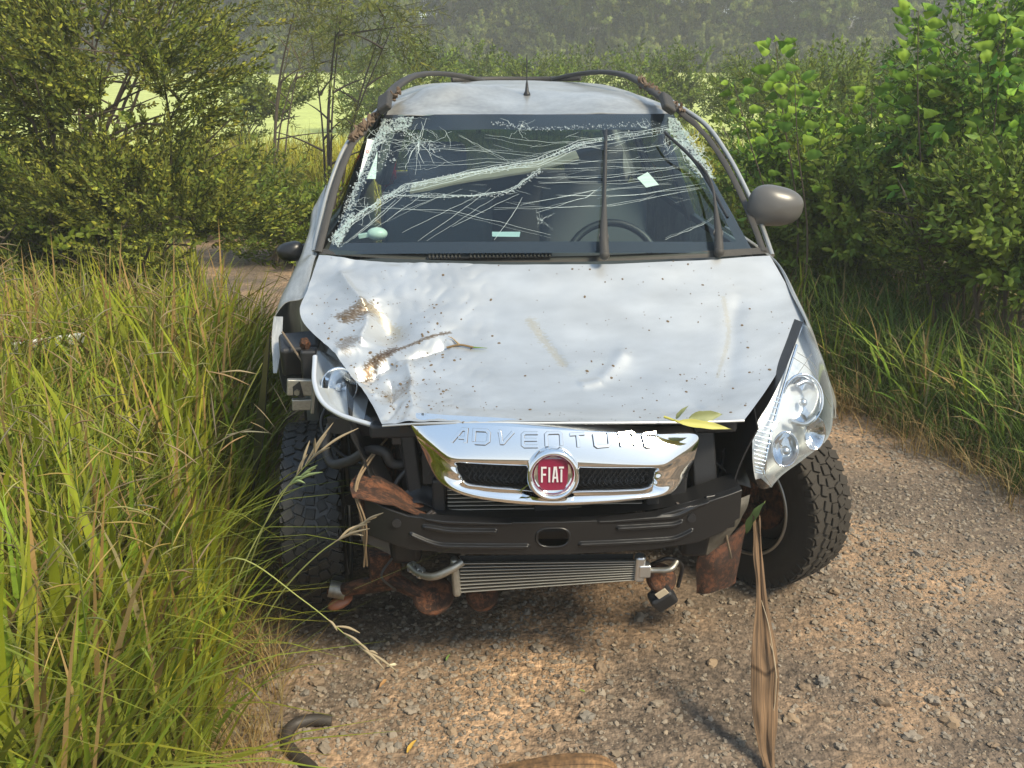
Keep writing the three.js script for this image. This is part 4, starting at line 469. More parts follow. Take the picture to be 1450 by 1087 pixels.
// headlights
{
  const bowlGeo = (r, d) => new THREE.LatheGeometry([[0.004, -d], [r * 0.35, -d * 0.9], [r * 0.7, -d * 0.5], [r * 0.92, -d * 0.12], [r, 0], [r * 1.07, 0.003], [r * 1.1, -0.004]].map((q) => new THREE.Vector2(...q)), 36).rotateX(Math.PI / 2);
  const rows = [[[1138, 455, -0.5], [1141, 456, -0.5], [1145, 462, -0.49]]];
  const L = [
    [[0.795,0.987,-0.5], [0.799,0.985,-0.5], [0.806,0.98,-0.5], [0.811,0.973,-0.5]],
    [[0.738,0.937,-0.4], [0.765,0.941,-0.4], [0.801,0.93,-0.42], [0.839,0.901,-0.44]],
    [[0.678,0.887,-0.3], [0.728,0.89,-0.3], [0.794,0.867,-0.34], [0.862,0.816,-0.4]],
    [[0.619,0.834,-0.22], [0.685,0.824,-0.22], [0.775,0.792,-0.28], [0.868,0.743,-0.37]],
    [[0.563,0.779,-0.16], [0.633,0.765,-0.155], [0.736,0.724,-0.22], [0.848,0.668,-0.34]],
    [[0.552,0.717,-0.13], [0.605,0.701,-0.125], [0.671,0.676,-0.16], [0.758,0.635,-0.27]],
    [[0.56,0.653,-0.12], [0.585,0.644,-0.12], [0.616,0.634,-0.14], [0.669,0.614,-0.2]],
    [[0.575,0.614,-0.12], [0.586,0.609,-0.12], [0.599,0.604,-0.13], [0.629,0.589,-0.17]],
  ];
  const inner = L.map((r) => r.map(([x, y, z]) => [x * 0.995, y - 0.01, z - 0.085])), rim = (k) => L.map((r) => [r[k], [r[k][0] * 0.995, r[k][1] - 0.01, r[k][2] - 0.085]]);
  const lamp = part('headlight', [patch(inner, 24, 40)], std(rgb(0.75, 0.75, 0.74), 0.3, 0.35), car, 'whole headlight with clear swept back lens');
  part('lens', patch(L, 40, 60, { thick: 0.003 }), M.lens, lamp); part('gap_shade_side', patch(rim(0), 4, 40), M.black, lamp); part('bezel_side', patch(rim(3), 4, 40), std(rgb(0.75, 0.75, 0.72), 0.3, 0.35), lamp);  // hood-side lamp wall coloured black to stand in for the shaded gap
  const b1 = aim([0.05, 0.3, 1], [0.75,0.801,-0.315]), b2 = aim([-0.02, 0.25, 1], [0.67,0.694,-0.2]), b3 = aim([0.3, 0.15, 1], [0.791,0.699,-0.3]);
  part('reflector', bowlGeo(0.058, 0.06).applyMatrix4(_m.copy(b1).scale(V3([1, 1.25, 1]))), M.chrome, lamp); part('reflector', bowlGeo(0.042, 0.045).applyMatrix4(_m.copy(b2).scale(V3([0.85, 1.15, 1]))), M.chrome, lamp); part('reflector', bowlGeo(0.034, 0.03).applyMatrix4(_m.copy(b3).scale(V3([1, 1.4, 1]))), M.chrome, lamp);
  part('bulb', place(new THREE.SphereGeometry(0.012, 14, 10), [0.753,0.791,-0.32]), M.satin, lamp); part('bulb', place(new THREE.SphereGeometry(0.014, 14, 10), [0.674,0.685,-0.21]), M.satin, lamp);
  part('divider', tube([[0.753,0.939,-0.42], [0.674,0.825,-0.29], [0.609,0.721,-0.17], [0.598,0.639,-0.15]], 0.004, 8, 40), M.chrome, lamp);
  for (let i = 0; i < 17; i++) { const t = i / 16, a = curveAt([[0.64,0.836,-0.25], [0.577,0.771,-0.185], [0.564,0.707,-0.155], [0.571,0.648,-0.15]], t), b = curveAt([[0.659,0.829,-0.255], [0.627,0.757,-0.185], [0.603,0.695,-0.155], [0.592,0.645,-0.145]], t); part('lens_rib', bar(a, b, 0.0045, 0.004), phys(rgb(0.75, 0.85, 0.95), 0.1, 0.5), lamp); }
  part('bezel', tube([[0.732,0.843,-0.33], [0.764,0.85,-0.34], [0.81,0.81,-0.35], [0.808,0.764,-0.33], [0.751,0.739,-0.28], [0.692,0.761,-0.25]], 0.007, 8, 40), M.satin, lamp);
  const cr2 = []; srand(9); for (const pts of [[[0.742,0.928,-0.385], [0.793,0.89,-0.385], [0.822,0.797,-0.36]], [[0.725,0.918,-0.37], [0.774,0.883,-0.36], [0.858,0.759,-0.37]], [[0.563,0.692,-0.115], [0.591,0.648,-0.115], [0.615,0.612,-0.13]], [[0.795,0.915,-0.41], [0.721,0.883,-0.31]]]) cr2.push(tube(pts.map(([x, y, z]) => [x, y, z + 0.006]), 0.0009, 5, 20));
  part('lens_cracks', cr2, std(rgb(0.25, 0.22, 0.16), 0.6), lamp);
  // the knocked-back lamp on the crushed side
  const K = [
    [[-0.679,0.933,-0.445], [-0.669,0.935,-0.445], [-0.66,0.93,-0.455], [-0.654,0.922,-0.465]],
    [[-0.685,0.902,-0.385], [-0.652,0.918,-0.375], [-0.623,0.918,-0.385], [-0.599,0.9,-0.415]],
    [[-0.673,0.872,-0.315], [-0.632,0.882,-0.295], [-0.588,0.888,-0.295], [-0.552,0.868,-0.345]],
    [[-0.648,0.842,-0.265], [-0.606,0.845,-0.245], [-0.557,0.854,-0.235], [-0.514,0.843,-0.275]],
    [[-0.599,0.82,-0.225], [-0.564,0.821,-0.21], [-0.524,0.826,-0.2], [-0.488,0.826,-0.215]],
    [[-0.523,0.809,-0.185], [-0.503,0.809,-0.175], [-0.481,0.81,-0.165], [-0.464,0.808,-0.165]],
  ];
  const kin = K.map((r) => r.map(([x, y, z]) => [x, y + 0.02, z - 0.24])), krim = (k) => K.map((r) => [r[k], [r[k][0], r[k][1] + 0.02, r[k][2] - 0.24]]);
  const lampL = part('headlight', [patch(kin, 20, 24), patch(krim(0), 4, 24), patch(krim(3), 4, 24)], std(rgb(0.6, 0.6, 0.59), 0.3, 0.4), car, 'loose headlight jammed under the buckled hood corner');
  part('lens', patch(K, 30, 36, { thick: 0.003 }), M.lens, lampL);
  part('reflector', bowlGeo(0.05, 0.05).applyMatrix4(aim([-0.15, 0.35, 1], [-0.605,0.86,-0.34])), M.chrome, lampL); part('bulb', place(new THREE.SphereGeometry(0.013, 14, 10), [-0.609,0.845,-0.37]), M.satin, lampL);
  part('bezel', tube([[-0.674,0.939,-0.37], [-0.662,0.889,-0.265], [-0.634,0.856,-0.21], [-0.584,0.835,-0.17], [-0.517,0.824,-0.135], [-0.469,0.815,-0.12]], 0.0075, 10, 50), phys(rgb(0.62, 0.63, 0.64), 0.3, 0.5, { clearcoat: 0.6 }), lampL);
}
// wheels
function wheel(pos, rot, mats, label, spare) {
  const w = new THREE.Group(); w.name = 'wheel'; w.position.set(...pos); w.rotation.set(...rot, 'YXZ'); w.scale.set(0.88, 0.965, 0.965); car.add(w); if (label) w.userData.label = label;   // axle along x
  const R = 0.328, prof = [[0.19, -0.085], [0.2, -0.1], [0.24, -0.108], [0.285, -0.106], [0.31, -0.098], [0.321, -0.088], [0.322, -0.04], [0.323, 0], [0.322, 0.04], [0.321, 0.088], [0.31, 0.098], [0.285, 0.106], [0.24, 0.108], [0.2, 0.1], [0.19, 0.085], [0.185, 0]];
  const tyre = part('tyre', new THREE.LatheGeometry([...prof, prof[0]].map((q) => new THREE.Vector2(...q)), 96).rotateZ(Math.PI / 2), mats[0], w);
  const gs = [], n = 46;
  for (let k = 0; k < n; k++) for (let r = -2; r <= 2; r++) { const a = (k + (r & 1 ? 0.5 : 0) + 0.1 * Math.sin(k * 2.3 + r)) / n * 2 * Math.PI; const g = new RoundedBoxGeometry(Math.abs(r) === 2 ? 0.038 : 0.032, 0.012, 0.034, 1, 0.002); g.rotateY((r & 1 ? 0.42 : -0.42) * (r < 0 ? -1 : 1) + (r === 0 ? 0.3 : 0)); g.translate(r * 0.0385, R - 0.0035 - (Math.abs(r) === 2 ? 0.004 : 0), 0); if (Math.abs(r) === 2) g.rotateZ(0); g.rotateX(a); gs.push(g); }
  for (let k = 0; k < n; k++) for (const s of [-1, 1]) { const g = new RoundedBoxGeometry(0.012, 0.03, 0.022, 1, 0.003); g.translate(s * 0.099, 0.306, 0); g.rotateX((k + 0.25) / n * 2 * Math.PI); gs.push(g); }
  info(part('tread_blocks', gs, mats[0], tyre), null, null, null, 'stuff');
  const rim = part('rim', new THREE.LatheGeometry([[0.2, -0.098], [0.203, -0.09], [0.19, -0.08], [0.182, -0.06], [0.17, 0.02], [0.18, 0.06], [0.19, 0.08], [0.203, 0.09], [0.2, 0.098]].map((q) => new THREE.Vector2(...q)), 64).rotateZ(Math.PI / 2), M.steel, w);
  const spokes = []; for (let k = 0; k < 6; k++) { const g = new RoundedBoxGeometry(0.03, 0.14, 0.05, 1, 0.008); g.translate(0.05, 0.1, 0); g.rotateX(k / 6 * 6.2832); spokes.push(g); } spokes.push(cyl(0.06, 0.06, 0.03, [0.05, 0, 0], [0, 0, 1.5708]), cyl(0.183, 0.183, 0.01, [0.03, 0, 0], [0, 0, 1.5708], 40));
  part('spokes', spokes, std(rgb(0.07, 0.055, 0.045), 0.7, 0.4), rim); for (const s of [-1, 1]) part('rim_lip', new THREE.TorusGeometry(0.199, 0.0065, 10, 70).rotateY(Math.PI / 2).translate(s * 0.1, 0, 0), M.alu, rim);
  const br = part('brake_disc', [cyl(0.13, 0.13, 0.02, [-0.01, 0, 0], [0, 0, 1.5708], 40)], M.rust, w); part('brake_caliper', [rbox(0.07, 0.1, 0.07, 0.015, [-0.03, 0.09, -0.07], [0.6, 0, 0]), rbox(0.05, 0.16, 0.06, 0.02, [-0.05, 0, 0]), cyl(0.03, 0.03, 0.12, [-0.07, -0.04, 0.03], [0, 0, 1.57])], M.rust, br);
  return w;
}
const wr = wheel([0.775, 0.314, -0.7], [0, 0.56, 0], [M.rubberDust], 'dusty front wheel splayed outward showing its inner rim');
const wl = wheel([-0.735, 0.314, -0.6], [0, 0.08, 0], [M.rubberWet], 'wet black front wheel half hidden by grass');
wheel([0.73, 0.314, -3.0], [0, 0, 0], [M.rubber]); wheel([-0.73, 0.314, -3.0], [0, Math.PI, 0], [M.rubber]);
part('broken_bracket', patch([[[-0.826,0.308,-0.4], [-0.772,0.292,-0.36], [-0.738,0.241,-0.34]], [[-0.846,0.272,-0.4], [-0.809,0.239,-0.36], [-0.764,0.209,-0.34]]], 12, 6, { thick: 0.02, move: (p) => 0.006 * noise(p.x * 20, p.y * 20) }), M.rust, car, 'rusty bracket below the wet wheel');

{ // loose wires, clips and torn plastic in the open engine bay
  srand(33);
  const wires = [[[-0.362,0.707,-0.2], [-0.398,0.7,-0.12], [-0.437,0.646,-0.1], [-0.361,0.59,-0.08]], [[0.466,0.681,-0.3], [0.414,0.647,-0.2], [0.435,0.603,-0.15], [0.527,0.564,-0.18]], [[0.434,0.669,-0.25], [0.485,0.645,-0.2], [0.542,0.577,-0.2]], [[-0.638,0.809,-0.4], [-0.668,0.735,-0.36], [-0.613,0.669,-0.3], [-0.528,0.645,-0.25]], [[-0.807,0.949,-0.6], [-0.75,0.911,-0.5], [-0.709,0.849,-0.48]], [[-0.46,0.401,-0.15], [-0.489,0.363,-0.12], [-0.453,0.303,-0.14]], [[0.275,0.387,-0.1], [0.319,0.419,-0.08], [0.371,0.373,-0.12], [0.37,0.291,-0.14]], [[0.511,0.56,-0.12], [0.48,0.515,-0.08], [0.508,0.403,-0.1]]];
  wires.forEach((w, i) => part('wire', tube(w, i % 3 ? 0.0035 : 0.006, 7, 30), [M.black, std(rgb(0.16, 0.12, 0.08), 0.8), M.trim][i % 3], car));
  for (const [p, r] of [[[-0.349,0.589,-0.02], 0.5], [[0.339,0.594,-0.03], -0.4], [[0.441,0.559,-0.04], 0.2], [[-0.322,0.622,-0.1], 0.1], [[0.35,0.692,-0.2], 0.6], [[-0.413,0.675,-0.2], 0.3]]) { const c = part('bracket', [rbox(0.05, 0.03, 0.008, 0.002, p, [0.2, r, r]), rbox(0.012, 0.06, 0.02, 0.002, [p[0] + 0.02, p[1] - 0.01, p[2] - 0.01], [0, r, r * 0.5])], std(rgb(0.07, 0.06, 0.055), 0.55, 0.5), car); part('bolt', cyl(0.006, 0.006, 0.014, [p[0] - 0.01, p[1], p[2] + 0.004], [1.57, 0, 0], 6), M.steel, c); }
  part('torn_plastic', patch([[[-0.436,0.635,-0.08], [-0.379,0.645,-0.1], [-0.312,0.648,-0.1]], [[-0.426,0.61,-0.06], [-0.368,0.622,-0.05], [-0.299,0.595,-0.06]]], 14, 8, { thick: 0.003, move: (p) => 0.012 * noise(p.x * 26, p.y * 26, p.z * 26) }), M.black, car);
  part('torn_plastic', patch([[[0.497,0.668,-0.25], [0.561,0.69,-0.3], [0.614,0.695,-0.33]], [[0.48,0.578,-0.2], [0.543,0.569,-0.24], [0.597,0.547,-0.26]]], 14, 10, { thick: 0.003, move: (p) => 0.015 * noise(p.x * 20, p.y * 20, p.z * 20) }), M.black, car);
}

// ------------------------------------------------------------------ plants
const leafMat = (o = {}) => phys(rgb(1, 1, 1), 0.62, 0, { vertexColors: true, transmission: 0.28, thickness: 0, specularIntensity: 0.25, ...o });
const greenery = leafMat(), grassMat = leafMat({ roughness: 0.55, transmission: 0.3 }), bark = std(rgb(0.11, 0.085, 0.06), 0.95, 0, { bumpMap: fineBump, bumpScale: 0.002 });
const vary = (c, d = 0.25) => { const k = 1 + gauss() * d, h = gauss() * d * 0.5; return rgb(Math.max(0.004, c[0] * k * (1 + h)), Math.max(0.004, c[1] * k), Math.max(0.002, c[2] * k * (1 - h))); };
// folded leaf: 4 triangles, base at origin, along +y, upper side +z
function leafGeo(l, w, fold = 0.25, curl = 0.15) {
  const g = new THREE.BufferGeometry(), b = l * 0.42;
  const p = [0, 0, 0, -w / 2, b, w * fold, w / 2, b, w * fold, 0, b * 1.1, 0, 0, l, -l * curl, -w * 0.33, l * 0.74, w * fold * 0.6 - l * curl * 0.5, w * 0.33, l * 0.74, w * fold * 0.6 - l * curl * 0.5];
  g.setAttribute('position', new THREE.Float32BufferAttribute(p, 3)); g.setIndex([0, 2, 3, 0, 3, 1, 3, 2, 6, 3, 6, 4, 3, 4, 5, 3, 5, 1]); g.computeVertexNormals(); return g;
}
// larger leaf with a rounded, slightly toothed outline and a folded midrib
function leafFine(l, w, fold = 0.2, curl = 0.3, heart = 0.75) { const N = 9; return sheet((u, v) => { const s = u * 2 - 1, W = Math.pow(Math.sin(Math.PI * Math.pow(Math.min(0.999, v + 0.001), heart)), 0.75) * (1 + 0.07 * Math.sin(v * 40)) * (v < 0.999 ? 1 : 0); return [s * W * w / 2, v * l - (1 - Math.abs(s)) * 0.0 - Math.abs(s) * l * 0.04, Math.abs(s) * W * w * fold - v * v * l * curl + 0.03 * w * Math.sin(v * 14 + s * 2)]; }, 4, N); }
const at3 = (g, p, d, roll = 0, s = 1) => { const y = V3(d).normalize(), x = new THREE.Vector3(0, 1, 0.001).cross(y); if (x.lengthSq() < 1e-4) x.set(1, 0, 0); x.normalize(); const z = x.clone().cross(y); const m = new THREE.Matrix4().makeBasis(x, y, z); m.multiply(new THREE.Matrix4().makeRotationY(roll)); m.scale(V3([s, s, s])); m.setPosition(V3(p)); return g.applyMatrix4(m); };
// a twig along +y with leaves, coloured per leaf
function twig(n, len, ll, lw, col, o = {}) {
  const gs = []; if (o.stem !== 0) gs.push(paint(tube([[0, 0, 0], [0.02 * len, len * 0.5, 0.03 * len], [0, len, 0]], o.stem ?? 0.0025, 4, 3), rgb(...(o.stemCol ?? [0.08, 0.09, 0.03]))));
  for (let i = 0; i < n; i++) { const t = o.tip ? Math.pow((i + 0.5) / n, o.tip) : (i + 0.5) / n, a = i * 2.4 + gauss() * 0.4, up = o.up ?? 0.7, d = [Math.cos(a), up + gauss() * 0.3 - (o.droop ?? 0), Math.sin(a)]; gs.push(at3(paint(leafGeo(ll * rr(0.65, 1.15), lw * rr(0.75, 1.15), o.fold ?? 0.2, o.curl ?? 0.15), vary(rnd() < (o.young ?? 0) ? o.youngCol : col, o.vary ?? 0.25)), [0, t * len, 0], d, gauss() * 0.5)); }
  return merge(gs);
}
srand(100);
const K = {
  small: [0, 1, 2].map(() => twig(26, 0.24, 0.037, 0.0165, [0.16, 0.18, 0.03], { young: 0.22, youngCol: [0.34, 0.36, 0.05], up: 0.9 })),
  narrow: [0, 1, 2].map(() => twig(20, 0.34, 0.1, 0.013, [0.14, 0.17, 0.04], { droop: 0.7, curl: 0.35, young: 0.2, youngCol: [0.2, 0.24, 0.06] })),
  broad: [0, 1, 2].map(() => twig(13, 0.28, 0.075, 0.04, [0.11, 0.2, 0.02], { up: 0.25, curl: 0.3, young: 0.3, youngCol: [0.24, 0.37, 0.03] })),
  mid: [0, 1, 2].map(() => twig(20, 0.28, 0.06, 0.026, [0.14, 0.19, 0.022], { up: 0.4, curl: 0.25, young: 0.2, youngCol: [0.14, 0.2, 0.04] })),
  wood: [0, 1, 2].map(() => twig(34, 0.7, 0.17, 0.085, [0.12, 0.15, 0.03], { up: 0.1, stem: 0, curl: 0.3, young: 0.2, youngCol: [0.2, 0.21, 0.05], droop: 0.4 })),
  vine: [0, 1].map(() => twig(40, 1.1, 0.13, 0.06, [0.11, 0.14, 0.045], { up: -0.6, stem: 0, curl: 0.3, droop: 0.5 })),
};
function scatter(name, geos, mats, parent, colors) {   // mats: matrices, shared out over the twig variants; uncountable leaves
  geos.forEach((g, k) => { const own = mats.filter((_, i) => i % geos.length === k); if (!own.length) return; const im = new THREE.InstancedMesh(g, greenery, own.length); own.forEach((m, i) => { im.setMatrixAt(i, m); const t = colors ? colors(m) : 1 + gauss() * 0.18; im.setColorAt(i, Array.isArray(t) ? rgb(...t) : rgb(t * (1 + gauss() * 0.06), t, t)); }); im.name = name; im.castShadow = im.receiveShadow = true; info(im, null, null, null, 'stuff'); parent.add(im); });
}
const orient = (p, d, s, roll = rr(0, 6.28)) => { const y = V3(d).normalize(), x = new THREE.Vector3(0.3, 0.1, 1).cross(y).normalize(), z = x.clone().cross(y); const m = new THREE.Matrix4().makeBasis(x, y, z); m.multiply(new THREE.Matrix4().makeRotationY(roll)); m.scale(V3([s, s, s])); return m.setPosition(V3(p)); };
// shrub or tree: stems rise from base into an ellipsoid of twigs with gaps
function shrub(name, label, category, group, base, c, r, n, kinds, o = {}) {
  const t = thing(name, label, category, base, group), C = [c[0] - base[0], c[1] - base[1], c[2] - base[2]], limbs = [], ends = [];
  const ns = o.stems ?? 6, r0 = o.r0 ?? 0.016;
  for (let i = 0; i < ns; i++) { const a = rr(0, 6.28), q = Math.sqrt(rnd()), e = [C[0] + Math.cos(a) * q * r[0] * 0.8, C[1] + rr(-0.3, 0.75) * r[1], C[2] + Math.sin(a) * q * r[2] * 0.8], b = [gauss() * 0.08, -0.05, gauss() * 0.08], m = [lerp(b[0], e[0], 0.4) + gauss() * 0.1 * r[0], lerp(b[1], e[1], 0.55), lerp(b[2], e[2], 0.4) + gauss() * 0.1 * r[2]]; limbs.push(tube([b, m, e], (s) => r0 * (1 - 0.8 * s) * (o.single && i ? 0.6 : 1), 6, 10)); ends.push([m, e]);
    for (let k = 0; k < (o.forks ?? 3); k++) { const s = rr(0.3, 0.9), p = curveAt([b, m, e], s), f = [p[0] + gauss() * r[0] * 0.6, p[1] + rr(0.05, 0.5) * r[1], p[2] + gauss() * r[2] * 0.6]; limbs.push(tube([p, [lerp(p[0], f[0], 0.5), lerp(p[1], f[1], 0.6), lerp(p[2], f[2], 0.5)], f], (q2) => r0 * 0.45 * (1 - 0.75 * q2), 5, 6)); ends.push([p, f]); } }
  part(o.single ? 'trunk' : 'stems', limbs, o.bark ?? bark, t);
  const mats = []; let guard = 0; const f = o.gap ?? 2.2, cut = o.cut ?? -0.12;
  while (mats.length < n && guard++ < n * 8) {
    let p, d;
    if (rnd() < (o.along ?? 0.25)) { const [a, b] = ends[(rnd() * ends.length) | 0], s = rr(0.35, 1.02); p = [0, 1, 2].map((k) => lerp(a[k], b[k], s) + gauss() * 0.04 * r[k]); d = [gauss(), rr(0.0, 1) - (o.droop ?? 0), gauss()]; }
    else { const v = new THREE.Vector3(gauss(), gauss(), gauss()).normalize(), q = Math.pow(rnd(), o.shell ?? 0.45) * (0.85 + 0.3 * noise(v.x * 2 + c[0], v.y * 2 + c[1], v.z * 2)); p = [C[0] + v.x * q * r[0], C[1] + v.y * q * r[1], C[2] + v.z * q * r[2]]; d = [v.x + gauss() * 0.5, v.y * 0.4 + 0.5 + gauss() * 0.4 - (o.droop ?? 0), v.z + gauss() * 0.5]; }
    if (p[1] < 0.02 - 0 && base[1] < 0.5) continue;
    if (noise((p[0] + base[0]) * f, (p[1] + base[1]) * f, (p[2] + base[2]) * f) < cut) continue;
    mats.push(orient(p, d, (o.size ?? 1) * rr(0.7, 1.25)));
  }
  const tint = o.tint ?? [1, 1, 1]; scatter('foliage', kinds, mats, t, () => { const k = 1 + gauss() * 0.2; return [tint[0] * k * (1 + gauss() * 0.08), tint[1] * k, tint[2] * k]; });
  return t;
}
const gb = (x, z) => [x, groundY(x, z) - 0.02, z];

// grass: blades in tufts
function tuft(n, h, w, spread, col, o = {}) {
  const gs = [];
  for (let i = 0; i < n; i++) {
    const a = rr(0, 6.28), lean = Math.abs(gauss()) * (o.lean ?? 0.55) + 0.05, H = h * rr(0.5, 1.1), bx = gauss() * spread, bz = gauss() * spread, droop = rr(0, 1) * (o.droop ?? 0.5), W = w * rr(0.6, 1.3), N = 6, pos = [], idx = [], dry = rnd() < (o.dry ?? 0.08);
    const tw = rr(0, 3.1);
    for (let k = 0; k <= N; k++) { const t = k / N, r = H * (lean * t + droop * t * t * t * 0.8), y = H * (t - droop * 0.45 * t * t * t), ww = W * (1 - Math.pow(t, 2.2)) * (t < 0.1 ? 0.7 : 1) * 0.5, ta = a + Math.PI / 2 + tw * (t - 0.5) * 0.8; const px = bx + Math.cos(a) * r, pz = bz + Math.sin(a) * r; pos.push(px - Math.cos(ta) * ww, y, pz - Math.sin(ta) * ww, px + Math.cos(ta) * ww, y + ww * 0.3, pz + Math.sin(ta) * ww); if (k) { const m = k * 2; idx.push(m - 2, m - 1, m, m - 1, m + 1, m); } }
    const g = new THREE.BufferGeometry(); g.setAttribute('position', new THREE.Float32BufferAttribute(pos, 3)); g.setIndex(idx); g.computeVertexNormals(); gs.push(paint(g, vary(dry ? (o.dryCol ?? [0.34, 0.25, 0.11]) : col, 0.28)));
  }
  return merge(gs);
}
function seedStalk(h, col, head, fingers = 4) {   // a culm with finger-like spikes near its tip
  const lean = rr(0.05, 0.35), a = rr(0, 6.28), P = (t) => [Math.cos(a) * h * lean * t * t, h * t * (1 - lean * 0.3 * t), Math.sin(a) * h * lean * t * t], gs = [paint(tube([P(0), P(0.35), P(0.7), P(1)], 0.0017, 4, 10), vary(col, 0.15))];
  for (let i = 0; i < fingers; i++) { const t = rr(0.74, 1), p = P(t), b = rr(0, 6.28), l = rr(0.06, 0.13), c = vary(head, 0.3), e = [p[0] + Math.cos(b) * l, p[1] + rr(0.01, 0.09), p[2] + Math.sin(b) * l]; gs.push(paint(tube([p, [lerp(p[0], e[0], 0.5), lerp(p[1], e[1], 0.5) + 0.006, lerp(p[2], e[2], 0.5)], e], (s) => 0.0024 * Math.sin(0.25 + s * 2.7), 4, 9).toNonIndexed(), c)); }
  return merge(gs);
}
function meadow(name, label, category, geos, spots, mat = grassMat) { geos.forEach((g, k) => { const own = spots.filter((_, i) => i % geos.length === k); if (!own.length) return; const im = new THREE.InstancedMesh(g, mat, own.length), m = new THREE.Matrix4(); own.forEach(([x, y, z, s, tint = [1, 1, 1], sy = 1], i) => { m.makeRotationY(rr(0, 6.28)); m.scale(V3([s, s * sy, s])); m.setPosition(x, y, z); im.setMatrixAt(i, m); const q = 1 + gauss() * 0.16; im.setColorAt(i, rgb(tint[0] * q, tint[1] * q, tint[2] * q)); }); im.name = numbered(name); im.castShadow = im.receiveShadow = true; scene.add(im); info(im, label, category, null, 'stuff'); }); }
srand(200);
const tall = [0, 1, 2, 3].map(() => tuft(14, 0.8, 0.0175, 0.07, [0.25, 0.27, 0.03], { lean: 0.5, droop: 0.8, dry: 0.16 }));
const wide = [0, 1].map(() => tuft(6, 0.76, 0.03, 0.08, [0.22, 0.31, 0.03], { lean: 0.5, droop: 0.6, dry: 0.04 }));
const dryT = [0, 1].map(() => tuft(14, 0.42, 0.006, 0.08, [0.3, 0.21, 0.085], { lean: 1.1, droop: 0.8, dry: 0.4 }));
const seeds = [0, 1, 2, 3, 4].map(() => merge([seedStalk(rr(0.85, 1.08), [0.22, 0.24, 0.06], [0.3, 0.22, 0.12]), seedStalk(rr(0.75, 1.0), [0.2, 0.23, 0.05], [0.3, 0.27, 0.1], 5)]));
const short = [0, 1, 2].map(() => tuft(20, 0.4, 0.009, 0.08, [0.095, 0.155, 0.025], { lean: 0.6, droop: 0.7, dry: 0.1 }));
{
  const spots = [], wspots = [], sspots = [], dspots = [], put = (L, x, z, s, tint, sy) => L.push([x, groundY(x, z) - 0.02, z, s, tint, sy]);
  // the tall stand on the near left
  for (let i = 0; i < 2000; i++) { const z = rr(0.85, -2.6), x = roadEdgeL(z) - 0.1 - Math.pow(rnd(), 0.9) * 2.6, e = roadEdgeL(z) - x, cam = Math.hypot(x + 0.235, z - 2.28); if (cam < 1.5) continue; const hgt = 0.62 + 0.42 * sstep(0.0, 0.4, e) + 0.15 * noise(x * 2, z * 2), yel = noise(x * 1.4, z * 1.4, 6) * 0.35; put(spots, x, z, hgt * rr(0.85, 1.1), [1.05 + yel, 1.02 + yel * 0.6, 1]); }
  for (let i = 0; i < 760; i++) { const z = rr(0.85, -2.4), x = roadEdgeL(z) - 0.16 - rnd() * 2.3; if (Math.hypot(x + 0.235, z - 2.28) < 1.55) continue; put(wspots, x, z, rr(0.7, 1.15)); }
  for (let i = 0; i < 200; i++) { const z = rr(0.7, -2.6), x = roadEdgeL(z) - 0.12 - rnd() * 2.3; if (Math.hypot(x + 0.235, z - 2.28) < 1.6) continue; put(sspots, x, z, rr(0.72, 1.02)); }
  for (let i = 0; i < 330; i++) { const z = rr(0.7, -0.7), x = roadEdgeL(z) + 0.06 - Math.pow(rnd(), 1.3) * 0.6; put(dspots, x, z, rr(0.3, 0.6)); }
  meadow('tall_grass', 'tall yellow green grass crowding the near side of the track', 'grass', tall, spots); meadow('broad_grass', 'broad bladed bright grass among the tall stand', 'grass', wide, wspots); meadow('seeding_grass', 'thin stalks with brown finger-like seed heads above the tall grass', 'grass', seeds, sspots); meadow('dry_grass', 'dead straw coloured grass at the foot of the tall stand', 'grass', dryT, dspots);
}
{ // right verge and the grass behind the car
  const a = [], b = [], c = [], d = [], put = (L, x, z, s, t) => L.push([x, groundY(x, z) - 0.02, z, s, t]);
  for (let i = 0; i < 1500; i++) { const z = rr(0.2, -7), x = roadEdgeR(z) + 0.05 + Math.pow(rnd(), 1.2) * 2.4, e = x - roadEdgeR(z); put(a, x, z, 0.55 + 0.75 * sstep(0, 0.5, e) * rr(0.7, 1.2), [1, 1, 1]); if (i % 3 === 0 && e > 0.2) put(b, x, z, rr(0.5, 0.78), [0.75, 0.85, 0.9]); }
  for (let i = 0; i < 220; i++) { const z = rr(-0.4, -4), x = roadEdgeR(z) - 0.1 + rnd() * 0.3; put(d, x, z, rr(0.3, 0.7)); }
  for (let i = 0; i < 1500; i++) { const z = rr(-2.6, -11), x = roadEdgeL(z) - 0.1 - rnd() * 4.5; put(i % 2 ? a : c, x, z, i % 2 ? rr(0.7, 1.3) : rr(0.5, 0.85), [1.1, 1.05, 0.9]); }
  for (let i = 0; i < 1100; i++) { const z = rr(-8, -13.5), x = rr(-7.5, 3.5); put(c, x, z, rr(0.75, 1.15), [1.25, 1.1, 0.9]); }
  for (let i = 0; i < 700; i++) { const z = rr(-7, -13), x = rr(2, 9); put(c, x, z, rr(0.6, 1.1), [1, 1.05, 0.9]); }
  meadow('verge_grass', 'short green grass along the far verge of the track', 'grass', short, a); meadow('verge_blades', 'long arching blades on the verge below the bushes', 'grass', [tall[0], wide[0], tall[2]], b); meadow('meadow_grass', 'yellow green meadow grass behind the car', 'grass', [tall[1], tall[3]], c); meadow('straw', 'flattened straw along the edge of the far verge', 'grass', dryT, d);
}
